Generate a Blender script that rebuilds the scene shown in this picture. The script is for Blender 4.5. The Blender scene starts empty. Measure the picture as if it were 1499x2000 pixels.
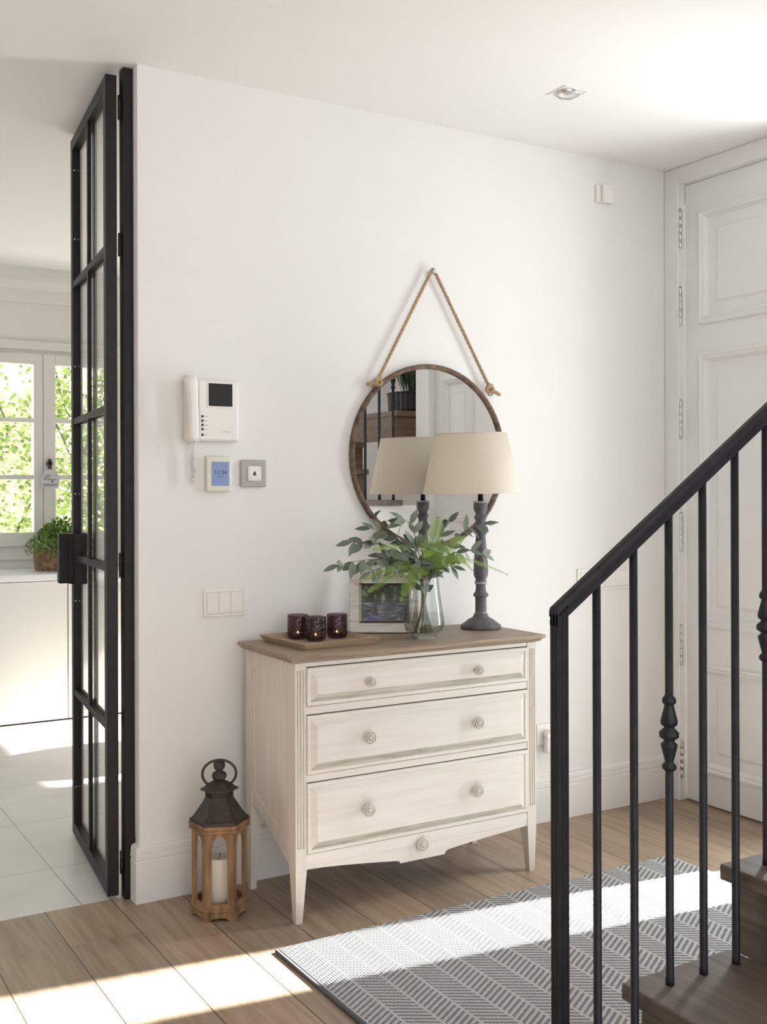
import bpy, bmesh, math, random
from mathutils import Vector, Matrix
random.seed(7)
R = math.radians
S = bpy.context.scene
COL = S.collection

# ------------------------------------------------------------------ camera
YAW, ROLL, F_PX, CAM_H = R(30.78), R(-.17), 2116.0, 1.35
fw = Vector((math.sin(YAW), math.cos(YAW), 0)); rt = Vector((math.cos(YAW), -math.sin(YAW), 0)); up = rt.cross(fw)
r2 = rt*math.cos(ROLL) + up*math.sin(ROLL); u2 = up*math.cos(ROLL) - rt*math.sin(ROLL)
cd = bpy.data.cameras.new('camera'); cam = bpy.data.objects.new('camera', cd); COL.objects.link(cam)
cam.matrix_world = Matrix(((r2.x, u2.x, -fw.x, 0), (r2.y, u2.y, -fw.y, 0), (r2.z, u2.z, -fw.z, CAM_H), (0, 0, 0, 1)))
cd.sensor_fit = 'HORIZONTAL'; cd.sensor_width = 36; cd.lens = F_PX/1499*36
cd.shift_y = -37.25/1499; cd.clip_start = .05
S.camera = cam

# ------------------------------------------------------------------ world, sun, exposure
W = bpy.data.worlds.new('daylight'); S.world = W; W.use_nodes = True
wb = W.node_tree.nodes['Background']; wb.inputs[0].default_value = (.90, .95, 1.0, 1); wb.inputs[1].default_value = 1.7
sd = bpy.data.lights.new('sun', 'SUN'); sd.energy = 30; sd.angle = R(1.0); sd.color = (1.0, .98, .945)
so = bpy.data.objects.new('sun', sd); COL.objects.link(so); so.location = (9, 1, 7)
so.rotation_euler = Vector((-1, .127, -.613)).to_track_quat('-Z', 'Y').to_euler()
# added fill light behind the front door glass, brightens right wall and ceiling
ad = bpy.data.lights.new('door_fill', 'AREA'); ad.shape = 'RECTANGLE'; ad.size = 2.6; ad.size_y = .29; ad.energy = 21; ad.color = (.88, .95, 1.0)
sl = bpy.data.lights.new('stairwell_fill', 'AREA'); sl.size = .7; sl.energy = 5; sl.color = (.95, .98, 1.0)  # added fill light, lifts the dark stairwell in the mirror
slo = bpy.data.objects.new('stairwell_fill', sl); COL.objects.link(slo); slo.location = (4.25, .15, 2.76)
ao = bpy.data.objects.new('door_fill', ad); COL.objects.link(ao); ao.location = (3.66, 2.492, 1.36); ao.rotation_euler = (0, R(90), 0)
S.view_settings.view_transform = 'Standard'; S.view_settings.look = 'None'
S.view_settings.gamma = 1; S.view_settings.use_curve_mapping = False
S.view_settings.exposure = 0.78

# ------------------------------------------------------------------ materials
def mat(name, col, rough=.6, metal=0.0, **k):
    m = bpy.data.materials.new(name); m.use_nodes = True
    b = m.node_tree.nodes['Principled BSDF']
    b.inputs['Base Color'].default_value = (*col, 1); b.inputs['Roughness'].default_value = rough
    b.inputs['Metallic'].default_value = metal
    for a, v in k.items():
        b.inputs[a.replace('_', ' ')].default_value = v
    return m
def N(m, t, **k):
    n = m.node_tree.nodes.new(t)
    for a, v in k.items(): setattr(n, a, v)
    return n
def L(m, a, b): m.node_tree.links.new(a, b)
def bsdf(m): return m.node_tree.nodes['Principled BSDF']
def noise_mix(m, c1, c2, scale=(1, 1, 1), nscale=5, lo=.35, hi=.65, detail=6, bump=0, rough=None):
    """colour varied between c1 and c2 by stretched noise in object space"""
    tc = N(m, 'ShaderNodeTexCoord'); mp = N(m, 'ShaderNodeMapping'); mp.inputs['Scale'].default_value = scale
    L(m, tc.outputs['Object'], mp.inputs['Vector'])
    no = N(m, 'ShaderNodeTexNoise'); no.inputs['Scale'].default_value = nscale; no.inputs['Detail'].default_value = detail
    L(m, mp.outputs[0], no.inputs['Vector'])
    cr = N(m, 'ShaderNodeValToRGB'); e = cr.color_ramp.elements
    e[0].position = lo; e[0].color = (*c1, 1); e[1].position = hi; e[1].color = (*c2, 1)
    L(m, no.outputs['Fac'], cr.inputs[0]); L(m, cr.outputs[0], bsdf(m).inputs['Base Color'])
    if bump:
        bp = N(m, 'ShaderNodeBump'); bp.inputs['Strength'].default_value = bump; bp.inputs['Distance'].default_value = .002
        L(m, no.outputs['Fac'], bp.inputs['Height']); L(m, bp.outputs[0], bsdf(m).inputs['Normal'])
    return m
def nm(name, c1, c2, rough=.6, metal=0.0, scale=(1, 1, 1), nscale=5, lo=.35, hi=.65, bump=0, **k):
    return noise_mix(mat(name, c1, rough, metal, **k), c1, c2, scale, nscale, lo, hi, 6, bump)
def math_node(m, op, a, b=None):
    n = N(m, 'ShaderNodeMath', operation=op)
    for i, v in enumerate((a, b)):
        if v is None: continue
        if isinstance(v, (int, float)): n.inputs[i].default_value = v
        else: L(m, v, n.inputs[i])
    return n.outputs[0]
def ramp(m, fac, stops):
    cr = N(m, 'ShaderNodeValToRGB'); e = cr.color_ramp.elements
    while len(e) < len(stops): e.new(.5)
    for el, (p, c) in zip(e, stops): el.position = p; el.color = (*c, 1)
    L(m, fac, cr.inputs[0]); return cr.outputs[0]
def mixc(m, fac, a, b, mode='MIX'):
    n = N(m, 'ShaderNodeMix', data_type='RGBA', blend_type=mode)
    for i, v in ((0, fac), (6, a), (7, b)):
        if isinstance(v, (int, float)): n.inputs[i].default_value = v
        elif isinstance(v, tuple): n.inputs[i].default_value = (*v, 1)
        else: L(m, v, n.inputs[i])
    return n.outputs[2]

def oak_floor():
    m = mat('oak_planks', (.4, .3, .2), .42)
    tc = N(m, 'ShaderNodeTexCoord'); sp = N(m, 'ShaderNodeSeparateXYZ'); L(m, tc.outputs['Object'], sp.inputs[0])
    u = math_node(m, 'DIVIDE', math_node(m, 'ADD', sp.outputs['X'], 20*.217 - .628), .217)
    idx = math_node(m, 'FLOOR', u); fr = math_node(m, 'FRACT', u)
    wn = N(m, 'ShaderNodeTexWhiteNoise', noise_dimensions='1D'); L(m, idx, wn.inputs['W'])
    # butt joints along y, shifted per plank
    v = math_node(m, 'DIVIDE', math_node(m, 'ADD', sp.outputs['Y'], math_node(m, 'MULTIPLY', wn.outputs['Value'], 3.0)), 2.1)
    vi = math_node(m, 'FLOOR', v); vf = math_node(m, 'FRACT', v)
    wn2 = N(m, 'ShaderNodeTexWhiteNoise', noise_dimensions='2D')
    cb = N(m, 'ShaderNodeCombineXYZ'); L(m, idx, cb.inputs[0]); L(m, vi, cb.inputs[1]); L(m, cb.outputs[0], wn2.inputs['Vector'])
    # grain
    c2 = N(m, 'ShaderNodeCombineXYZ')
    L(m, math_node(m, 'MULTIPLY', sp.outputs['X'], 34), c2.inputs[0]); L(m, math_node(m, 'MULTIPLY', sp.outputs['Y'], 2.4), c2.inputs[1])
    L(m, math_node(m, 'MULTIPLY', wn2.outputs['Value'], 40), c2.inputs[2])
    g = N(m, 'ShaderNodeTexNoise'); g.inputs['Scale'].default_value = 1; g.inputs['Detail'].default_value = 7; g.inputs['Distortion'].default_value = .9
    L(m, c2.outputs[0], g.inputs['Vector'])
    c3 = N(m, 'ShaderNodeCombineXYZ')
    L(m, math_node(m, 'MULTIPLY', sp.outputs['X'], 210), c3.inputs[0]); L(m, math_node(m, 'MULTIPLY', sp.outputs['Y'], 9), c3.inputs[1]); L(m, wn2.outputs['Value'], c3.inputs[2])
    g2 = N(m, 'ShaderNodeTexNoise'); g2.inputs['Scale'].default_value = 1; g2.inputs['Detail'].default_value = 3; L(m, c3.outputs[0], g2.inputs['Vector'])
    col = ramp(m, g.outputs['Fac'], [(.3, (.27, .192, .13)), (.5, (.36, .268, .19)), (.72, (.45, .348, .26))])
    col = mixc(m, math_node(m, 'MULTIPLY', g2.outputs['Fac'], .45), col, (.27, .195, .138))
    tone = ramp(m, wn2.outputs['Value'], [(0, (.84, .84, .86)), (1, (1.1, 1.07, 1.03))])
    col = mixc(m, 1.0, col, tone, 'MULTIPLY')
    ed = math_node(m, 'MINIMUM', fr, math_node(m, 'SUBTRACT', 1.0, fr))
    gap = math_node(m, 'LESS_THAN', ed, .0085)
    col = mixc(m, gap, col, (.07, .045, .03))
    L(m, col, bsdf(m).inputs['Base Color'])
    bp = N(m, 'ShaderNodeBump'); bp.inputs['Strength'].default_value = .25; bp.inputs['Distance'].default_value = .001
    L(m, math_node(m, 'SUBTRACT', g2.outputs['Fac'], math_node(m, 'MULTIPLY', gap, 3.0)), bp.inputs['Height']); L(m, bp.outputs[0], bsdf(m).inputs['Normal'])
    return m
def tile_floor():
    m = mat('stone_tiles', (.6, .6, .58), .35)
    tc = N(m, 'ShaderNodeTexCoord'); sp = N(m, 'ShaderNodeSeparateXYZ'); L(m, tc.outputs['Object'], sp.inputs[0])
    u = math_node(m, 'DIVIDE', math_node(m, 'ADD', sp.outputs['X'], 12 - .965), .6)
    v = math_node(m, 'DIVIDE', math_node(m, 'ADD', sp.outputs['Y'], 12 - 3.97), .6)
    fu, fv = math_node(m, 'FRACT', u), math_node(m, 'FRACT', v)
    e = math_node(m, 'MINIMUM', math_node(m, 'MINIMUM', fu, math_node(m, 'SUBTRACT', 1.0, fu)), math_node(m, 'MINIMUM', fv, math_node(m, 'SUBTRACT', 1.0, fv)))
    no = N(m, 'ShaderNodeTexNoise'); no.inputs['Scale'].default_value = 3.5; no.inputs['Detail'].default_value = 8; L(m, tc.outputs['Object'], no.inputs['Vector'])
    col = ramp(m, no.outputs['Fac'], [(.3, (.58, .57, .555)), (.7, (.67, .66, .645))])
    col = mixc(m, math_node(m, 'LESS_THAN', e, .004), col, (.33, .32, .3))
    L(m, col, bsdf(m).inputs['Base Color']); return m
def rug_mat():
    m = mat('woven_wool', (.5, .5, .5), .95)
    tc = N(m, 'ShaderNodeTexCoord'); sp = N(m, 'ShaderNodeSeparateXYZ'); L(m, tc.outputs['Object'], sp.inputs[0])
    w = .083
    u = math_node(m, 'DIVIDE', math_node(m, 'ADD', sp.outputs['X'], 4*w), w)
    odd = math_node(m, 'MODULO', math_node(m, 'FLOOR', u), 2.0)
    sgn = math_node(m, 'SUBTRACT', math_node(m, 'MULTIPLY', odd, 2.0), 1.0)
    fr = math_node(m, 'FRACT', u)
    v = math_node(m, 'ADD', sp.outputs['Y'], math_node(m, 'MULTIPLY', sgn, math_node(m, 'MULTIPLY', fr, w*.62)))
    no = N(m, 'ShaderNodeTexNoise'); no.inputs['Scale'].default_value = 160; no.inputs['Detail'].default_value = 2; L(m, tc.outputs['Object'], no.inputs['Vector'])
    v = math_node(m, 'ADD', v, math_node(m, 'MULTIPLY', math_node(m, 'SUBTRACT', no.outputs['Fac'], .5), .006))
    s = math_node(m, 'SINE', math_node(m, 'MULTIPLY', v, 2*math.pi/.0205))
    edge = math_node(m, 'MINIMUM', fr, math_node(m, 'SUBTRACT', 1.0, fr))
    s = math_node(m, 'SUBTRACT', s, math_node(m, 'MULTIPLY', math_node(m, 'LESS_THAN', edge, .05), 2.0))
    # yarn knots
    k = math_node(m, 'SINE', math_node(m, 'MULTIPLY', sp.outputs['X'], 2*math.pi/.0085))
    dark = ramp(m, math_node(m, 'ADD', math_node(m, 'MULTIPLY', s, .5), math_node(m, 'ADD', math_node(m, 'MULTIPLY', k, .10), .16)),
                [(.05, (.50, .495, .485)), (.3, (.14, .145, .162))])
    col = mixc(m, math_node(m, 'MULTIPLY', no.outputs['Fac'], .35), dark, (.32, .32, .32))
    L(m, col, bsdf(m).inputs['Base Color'])
    bp = N(m, 'ShaderNodeBump'); bp.inputs['Strength'].default_value = .5; bp.inputs['Distance'].default_value = .004
    L(m, math_node(m, 'ADD', k, no.outputs['Fac']), bp.inputs['Height']); L(m, bp.outputs[0], bsdf(m).inputs['Normal'])
    return m
def clear_glass(name, tint=(1, 1, 1), ior=1.45, edge=None, rough=.02, bump=0):
    m = bpy.data.materials.new(name); m.use_nodes = True; nt = m.node_tree; nt.nodes.remove(bsdf(m))
    out = nt.nodes['Material Output']
    t = N(m, 'ShaderNodeBsdfTransparent'); t.inputs[0].default_value = (*tint, 1)
    g = N(m, 'ShaderNodeBsdfGlossy'); g.inputs['Roughness'].default_value = rough
    lw = N(m, 'ShaderNodeLayerWeight'); lw.inputs['Blend'].default_value = .5
    r0 = ((ior-1)/(ior+1))**2
    f = math_node(m, 'ADD', math_node(m, 'MULTIPLY', math_node(m, 'POWER', lw.outputs['Facing'], 5.0), .8*(1-r0)), r0)
    if edge:
        L(m, mixc(m, math_node(m, 'POWER', lw.outputs['Facing'], 3.0), tint, edge), t.inputs[0])
    if bump:
        tc = N(m, 'ShaderNodeTexCoord'); vo = N(m, 'ShaderNodeTexVoronoi'); vo.inputs['Scale'].default_value = 130; L(m, tc.outputs['Object'], vo.inputs['Vector'])
        bp = N(m, 'ShaderNodeBump'); bp.inputs['Strength'].default_value = bump; bp.inputs['Distance'].default_value = .002
        L(m, vo.outputs['Distance'], bp.inputs['Height']); L(m, bp.outputs[0], g.inputs['Normal'])
    x = N(m, 'ShaderNodeMixShader'); L(m, f, x.inputs[0]); L(m, t.outputs[0], x.inputs[1]); L(m, g.outputs[0], x.inputs[2])
    L(m, x.outputs[0], out.inputs[0]); return m

M = {}
M['wall'] = nm('warm_white_plaster', (.785, .775, .76), (.80, .79, .775), .85, nscale=2)
M['ceil'] = nm('ceiling_paint', (.84, .83, .815), (.85, .84, .825), .9, nscale=2)
M['trim'] = nm('white_gloss_paint', (.785, .785, .77), (.80, .80, .785), .4, nscale=3)
M['skirt'] = nm('skirting_paint', (.78, .76, .735), (.80, .78, .755), .45, nscale=3)
M['floor'] = oak_floor(); M['tile'] = tile_floor(); M['rug'] = rug_mat()
M['black'] = nm('black_steel', (.011, .009, .008), (.016, .013, .012), .45, .0, nscale=20, Specular_IOR_Level=.3)
M['rail'] = nm('black_iron_paint', (.013, .014, .018), (.02, .021, .026), .5, .0, nscale=30, Specular_IOR_Level=.3)
M['tread'] = nm('dark_oak_tread', (.088, .068, .054), (.15, .12, .098), .5, scale=(30, 2, 30), nscale=1.5)
M['tread2'] = nm('oak_riser', (.16, .1, .062), (.24, .155, .1), .5, scale=(3, 30, 30), nscale=1.5)
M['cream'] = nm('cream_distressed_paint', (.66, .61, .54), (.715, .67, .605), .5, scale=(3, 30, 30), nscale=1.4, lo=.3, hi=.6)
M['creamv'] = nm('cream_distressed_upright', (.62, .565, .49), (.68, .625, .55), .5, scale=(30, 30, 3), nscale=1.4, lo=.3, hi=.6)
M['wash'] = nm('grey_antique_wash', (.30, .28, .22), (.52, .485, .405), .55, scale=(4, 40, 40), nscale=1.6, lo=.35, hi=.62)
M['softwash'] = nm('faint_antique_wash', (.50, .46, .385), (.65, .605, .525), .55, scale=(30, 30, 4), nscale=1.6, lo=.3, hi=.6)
M['knobwash'] = nm('worn_knob_paint', (.56, .51, .43), (.70, .655, .575), .45, nscale=60)
M['top'] = nm('limed_oak_top', (.22, .16, .108), (.35, .268, .19), .5, scale=(2.5, 40, 40), nscale=1.6)
M['gapdark'] = mat('dark_gap', (.03, .025, .02), .9)
M['mirror'] = mat('mirror_silver', (.93, .94, .94), .0, 1.0)
M['rust'] = nm('rusted_iron', (.075, .05, .036), (.22, .145, .095), .65, .25, nscale=35)
M['rope'] = nm('jute_rope', (.33, .22, .12), (.52, .38, .23), .95, scale=(1, 1, 1), nscale=160, bump=.6)
M['lampgrey'] = nm('grey_rubbed_wood', (.085, .082, .09), (.135, .13, .14), .55, nscale=50)
M['lampline'] = mat('pale_rubbed_edge', (.42, .41, .41), .6)
def shade_mat():
    m = bpy.data.materials.new('linen_shade'); m.use_nodes = True; nt = m.node_tree; b = bsdf(m)
    b.inputs['Roughness'].default_value = .95
    noise_mix(m, (.80, .72, .60), (.85, .775, .66), (200, 200, 30), 1.5, .3, .7)
    tr = N(m, 'ShaderNodeBsdfTranslucent'); tr.inputs[0].default_value = (.80, .70, .55, 1)
    x = N(m, 'ShaderNodeMixShader'); x.inputs[0].default_value = .2
    L(m, b.outputs[0], x.inputs[1]); L(m, tr.outputs[0], x.inputs[2]); L(m, x.outputs[0], nt.nodes['Material Output'].inputs[0]); return m
M['shade'] = shade_mat()
M['glass'] = clear_glass('window_glass'); M['vaseglass'] = clear_glass('vase_glass', (.985, .99, .985), 1.5, (.66, .69, .68))
M['water'] = clear_glass('water', (.96, .975, .95), 1.2)
M['smoke'] = clear_glass('smoked_glass', (.53, .43, .45), 1.65, (.30, .24, .26), .12, .9)
M['wax'] = mat('ivory_wax', (.78, .72, .62), .5, Subsurface_Weight=.25)
M['flame'] = mat('candle_flame', (1, .6, .25), .5, Emission_Color=(1, .55, .2, 1), Emission_Strength=7)
M['tin'] = mat('tealight_tin', (.6, .58, .55), .35, .9)
M['traywood'] = nm('pale_wood_tray', (.37, .275, .18), (.49, .375, .26), .5, scale=(3, 40, 40), nscale=1.4)
M['framewhite'] = nm('whitewashed_wood', (.50, .44, .37), (.76, .73, .69), .7, scale=(6, 40, 40), nscale=1.6, lo=.3, hi=.55)
M['framedark'] = nm('dark_brown_rebate', (.06, .045, .035), (.10, .075, .055), .6, nscale=20)
M['frameliner'] = nm('pale_beige_liner', (.42, .37, .30), (.55, .5, .43), .7, nscale=20)
M['plastic'] = nm('white_plastic', (.80, .775, .745), (.82, .795, .765), .35, nscale=4)
M['offplastic'] = mat('cream_plastic', (.70, .685, .60), .4)
M['greyplastic'] = mat('grey_plastic', (.42, .40, .385), .4)
M['screen'] = mat('dark_lcd', (.03, .03, .03), .15)
M['lcd'] = mat('blue_lcd', (.16, .20, .32), .2, Emission_Color=(.2, .26, .45, 1), Emission_Strength=.25)
M['ink'] = mat('dark_ink', (.05, .05, .055), .6)
M['faint'] = mat('pale_grey_ink', (.55, .535, .52), .6)
M['lcdink'] = mat('navy_digits', (.05, .065, .13), .4)
M['chrome'] = mat('satin_chrome', (.62, .62, .61), .3, 1.0)
M['lantwood'] = nm('rustic_lantern_wood', (.135, .068, .029), (.32, .185, .09), .7, scale=(25, 25, 4), nscale=1.6, bump=.3)
M['lantdark'] = nm('dark_lantern_metal', (.026, .019, .017), (.055, .041, .035), .55, .2, nscale=25)
M['euc'] = nm('eucalyptus_leaf', (.075, .11, .07), (.20, .24, .175), .5, nscale=8)
M['fern'] = nm('fern_green', (.17, .31, .035), (.30, .44, .08), .55, nscale=8)
M['stem'] = nm('green_stem', (.09, .10, .045), (.17, .17, .08), .6, nscale=20)
M['herb'] = nm('herb_green', (.10, .21, .035), (.23, .36, .08), .55, nscale=12)
M['vine'] = nm('vine_green', (.16, .27, .045), (.33, .44, .12), .55, nscale=6)
M['basket'] = nm('woven_seagrass', (.17, .10, .055), (.38, .25, .14), .8, scale=(1, 1, 1), nscale=40)
M['cab'] = nm('cream_cabinet_paint', (.74, .715, .67), (.76, .735, .69), .45, nscale=3)
M['counter'] = nm('white_worktop', (.80, .81, .83), (.83, .84, .86), .25, nscale=6)
M['kframe'] = nm('cream_window_paint', (.71, .695, .65), (.73, .715, .67), .45, nscale=3)
M['kwall'] = nm('cream_kitchen_paint', (.74, .725, .675), (.76, .745, .695), .8, nscale=3)
M['bronze'] = mat('dark_bronze', (.10, .08, .06), .4, .7)
M['tag'] = nm('blue_grey_label', (.50, .53, .56), (.66, .67, .68), .7, scale=(1, 1, 40), nscale=2)
M['pot'] = nm('dark_ribbed_pot', (.012, .012, .013), (.03, .028, .027), .5, nscale=12)
M['darkleaf'] = nm('dark_leaf', (.03, .05, .02), (.07, .10, .035), .5, nscale=12)
M['outwall'] = nm('sunny_render', (.80, .74, .62), (.84, .78, .67), .9, nscale=3)
M['paving'] = nm('pale_paving', (.55, .52, .46), (.62, .6, .54), .9, nscale=3)
M['lens'] = mat('spot_lens', (.45, .45, .44), .3)
M['printing'] = None

# ------------------------------------------------------------------ mesh helpers
class MB:
    def __init__(s): s.bm = bmesh.new(); s.mats = []
    def mi(s, m):
        if m not in s.mats: s.mats.append(m)
        return s.mats.index(m)
    def face(s, pts, m=None):
        f = s.bm.faces.new([s.bm.verts.new(p) for p in pts])
        if m: f.material_index = s.mi(m)
        return f
    def box(s, x0, x1, y0, y1, z0, z1, bev=0, m=None, seg=1):
        b = bmesh.new() if bev else s.bm
        v = [b.verts.new((x, y, z)) for x in (x0, x1) for y in (y0, y1) for z in (z0, z1)]
        fs = [b.faces.new([v[i] for i in q]) for q in ((0, 1, 3, 2), (4, 6, 7, 5), (0, 4, 5, 1), (2, 3, 7, 6), (0, 2, 6, 4), (1, 5, 7, 3))]
        if bev:
            bmesh.ops.bevel(b, geom=b.edges[:], offset=bev, segments=seg, affect='EDGES', profile=.5)
            s.merge(b, m)
        elif m:
            for f in fs: f.material_index = s.mi(m)
        return s
    def merge(s, b, m=None, mx=None):
        if mx: bmesh.ops.transform(b, matrix=mx, verts=b.verts)
        me = bpy.data.meshes.new('t'); b.to_mesh(me); b.free()
        n = len(s.bm.faces); s.bm.from_mesh(me); bpy.data.meshes.remove(me)
        s.bm.faces.ensure_lookup_table()
        if m:
            k = s.mi(m)
            for f in s.bm.faces[n:]: f.material_index = k
    def lathe(s, prof, seg=32, at=(0, 0, 0), axis='Z', m=None, caps=True, matf=None):
        """prof: list of (radius, height)"""
        A = Vector(at); rings = []
        for r, h in prof:
            ring = []
            for i in range(seg):
                a = 2*math.pi*i/seg; c, d = r*math.cos(a), r*math.sin(a)
                p = {'Z': (c, d, h), 'Y': (c, h, -d), 'X': (h, c, d)}[axis]
                ring.append(s.bm.verts.new(A + Vector(p)))
            rings.append(ring)
        for j in range(len(rings)-1):
            for i in range(seg):
                k = (i+1) % seg
                f = s.bm.faces.new((rings[j][i], rings[j][k], rings[j+1][k], rings[j+1][i])); f.smooth = True
                mm = matf(j) if matf else m
                if mm: f.material_index = s.mi(mm)
        if caps:
            for rg, fl in ((rings[0], True), (rings[-1], False)):
                f = s.bm.faces.new(rg[::-1] if fl else rg)
                if m: f.material_index = s.mi(m)
        return s
    def tube(s, pts, r, seg=8, m=None, caps=True, close=False):
        pts = [Vector(p) for p in pts]; n = len(pts)
        rr = r if isinstance(r, (list, tuple)) else [r]*n
        rings = []; nrm = None
        for i, p in enumerate(pts):
            a = pts[(i-1) % n] if (i > 0 or close) else p; b = pts[(i+1) % n] if (i < n-1 or close) else p
            t = (b-a).normalized()
            if nrm is None:
                nrm = t.orthogonal().normalized()
            nrm = (nrm - t*nrm.dot(t))
            nrm = nrm.normalized() if nrm.length > 1e-6 else t.orthogonal().normalized()
            bi = t.cross(nrm)
            rings.append([s.bm.verts.new(p + (nrm*math.cos(2*math.pi*k/seg) + bi*math.sin(2*math.pi*k/seg))*rr[i]) for k in range(seg)])
        for j in range(n if close else n-1):
            q = (j+1) % n
            for k in range(seg):
                l = (k+1) % seg
                f = s.bm.faces.new((rings[j][k], rings[j][l], rings[q][l], rings[q][k])); f.smooth = True
                if m: f.material_index = s.mi(m)
        if caps and not close:
            for rg in (rings[0][::-1], rings[-1]):
                f = s.bm.faces.new(rg)
                if m: f.material_index = s.mi(m)
        return s
    def prism(s, poly, d0, d1, plane='XZ', m=None, holes=(), bev=0):
        """polygon (with holes) in a plane, extruded along the third axis from d0 to d1"""
        b = bmesh.new()
        def P(u, v, d): return {'XZ': (u, d, v), 'YZ': (d, u, v), 'XY': (u, v, d)}[plane]
        eds = []
        for lp in (poly, *holes):
            vs = [b.verts.new(P(u, v, d0)) for u, v in lp]
            eds += [b.edges.new((vs[i], vs[(i+1) % len(vs)])) for i in range(len(vs))]
        if holes: bmesh.ops.triangle_fill(b, use_beauty=True, edges=eds)
        else: b.faces.new(b.verts[:])
        g = bmesh.ops.extrude_face_region(b, geom=b.faces[:])
        dv = Vector(P(0, 0, d1-d0)) if plane != 'XZ' else Vector((0, d1-d0, 0))
        if plane == 'YZ': dv = Vector((d1-d0, 0, 0))
        if plane == 'XY': dv = Vector((0, 0, d1-d0))
        bmesh.ops.translate(b, vec=dv, verts=[v for v in g['geom'] if isinstance(v, bmesh.types.BMVert)])
        bmesh.ops.recalc_face_normals(b, faces=b.faces[:])
        s.merge(b, m); return s
    def nested(s, P, u0, u1, v0, v1, steps, mats=None, cap=True):
        """concentric rectangle rings; P(u, v, depth) -> point; steps (inset, depth)"""
        rings = []
        for ins, d in steps:
            rings.append([(u0+ins, v0+ins, d), (u1-ins, v0+ins, d), (u1-ins, v1-ins, d), (u0+ins, v1-ins, d)])
        for j in range(len(rings)-1):
            for i in range(4):
                k = (i+1) % 4
                f = s.face([P(*rings[j][i]), P(*rings[j][k]), P(*rings[j+1][k]), P(*rings[j+1][i])])
                if mats and mats[j]: f.material_index = s.mi(mats[j] if not isinstance(mats[j], (list, tuple)) else mats[j][i])
        if cap:
            f = s.face([P(*q) for q in rings[-1]])
            if mats and len(mats) > len(rings)-1 and mats[-1]: f.material_index = s.mi(mats[-1])
        return s
    def build(s, name, m, parent=None, loc=(0, 0, 0), rot=(0, 0, 0), smooth=None, recalc=True):
        if recalc: bmesh.ops.recalc_face_normals(s.bm, faces=s.bm.faces[:])
        me = bpy.data.meshes.new(name)
        if m not in s.mats: pass
        s.bm.to_mesh(me); s.bm.free()
        lst = s.mats if s.mats else [m]
        if s.mats and m is not None:
            # faces left at index 0 without a material of their own take m: keep m first
            pass
        for q in lst: me.materials.append(q)
        o = bpy.data.objects.new(name, me); COL.objects.link(o)
        o.location = loc; o.rotation_euler = rot
        if parent: o.parent = parent
        return o
def mb(first=None):
    b = MB()
    if first: b.mi(first)
    return b
def tag(o, label, cat=None, group=None, kind=None):
    if label: o['label'] = label
    if cat: o['category'] = cat
    if group: o['group'] = group
    if kind: o['kind'] = kind
    return o
def thing(name, label, cat, loc=(0, 0, 0), rz=0, group=None, kind=None, rot=None):
    o = bpy.data.objects.new(name, None); COL.objects.link(o); o.empty_display_size = .05
    o.location = loc; o.rotation_euler = rot if rot else (0, 0, rz)
    return tag(o, label, cat, group, kind)
def copy_tree(o, parent=None):
    c = o.copy(); COL.objects.link(c)
    if parent: c.parent = parent
    for ch in list(o.children): copy_tree(ch, c)
    return c
def text_mesh(name, body, size, m, parent, loc, rot, depth=.0006):
    cu = bpy.data.curves.new(name, 'FONT'); cu.body = body; cu.size = size; cu.extrude = depth; cu.align_x = 'CENTER'; cu.align_y = 'CENTER'
    tmp = bpy.data.objects.new(name+'_t', cu); COL.objects.link(tmp)
    bpy.context.view_layer.update()
    me = bpy.data.meshes.new_from_object(tmp.evaluated_get(bpy.context.evaluated_depsgraph_get()))
    bpy.data.objects.remove(tmp); bpy.data.curves.remove(cu)
    me.materials.clear(); me.materials.append(m)
    o = bpy.data.objects.new(name, me); COL.objects.link(o); o.location = loc; o.rotation_euler = rot; o.parent = parent
    return o
def bez(pts, n=12):
    """smooth polyline through control points (Catmull-Rom)"""
    P = [Vector(p) for p in pts]; P = [P[0]*2-P[1]] + P + [P[-1]*2-P[-2]]; out = []
    for i in range(1, len(P)-2):
        for k in range(n):
            t = k/n; a, b, c, d = P[i-1:i+3]
            out.append(.5*((2*b) + (c-a)*t + (2*a-5*b+4*c-d)*t*t + (3*b-a-3*c+d)*t**3))
    out.append(P[-2]); return out

# ------------------------------------------------------------------ setting
YW, X0, H, XD = 3.491, 1.136, 2.77, 3.575
YK = 7.10                     # kitchen far wall
YKF = 6.525                   # kitchen cupboard fronts
b = mb(); b.box(-4.0, 3.75, -3.2, 3.565, -.06, 0); b.box(3.75, 4.9, -1.2, 1.41, -.06, 0); tag(b.build('floor', M['floor']), 'oak plank floor of the hall', 'floor', kind='structure')
b = mb(); b.box(-2.5, 5.4, 3.5655, YK+.2, -.06, 0); tag(b.build('floor', M['tile']), 'pale stone tile floor of the kitchen', 'floor', kind='structure')
b = mb(); b.box(-4.0, 3.75, -3.2, 3.6, H, H+.08); b.box(3.75, 4.9, -1.2, 1.41, H, H+.08); b.box(-2.5, 5.4, 3.6, YK+.2, H, H+.08); tag(b.build('ceiling', M['ceil']), 'white ceiling over hall and kitchen', 'ceiling', kind='structure')
b = mb(); b.box(X0, 3.72, YW, 3.60, 0, H); tag(b.build('wall_back', M['wall']), 'plain white wall behind the chest of drawers', 'wall', kind='structure')
b = mb(); b.box(-1.9, -1.8, -3.2, 3.565, 0, H); tag(b.build('wall_left', nm('greige_plaster', (.42, .40, .37), (.45, .43, .40), .85, nscale=2)), 'unseen muted hall wall added to cut light from the left', 'wall', kind='structure')  # unseen wall, added and muted in colour to dim light from the left
b = mb()
b.box(3.62, 3.72, 3.41, YW, 0, H); b.box(3.62, 3.72, 1.41, 3.41, 2.697, H); b.box(3.62, 3.72, 1.41, 1.55, 0, 2.697)
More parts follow.
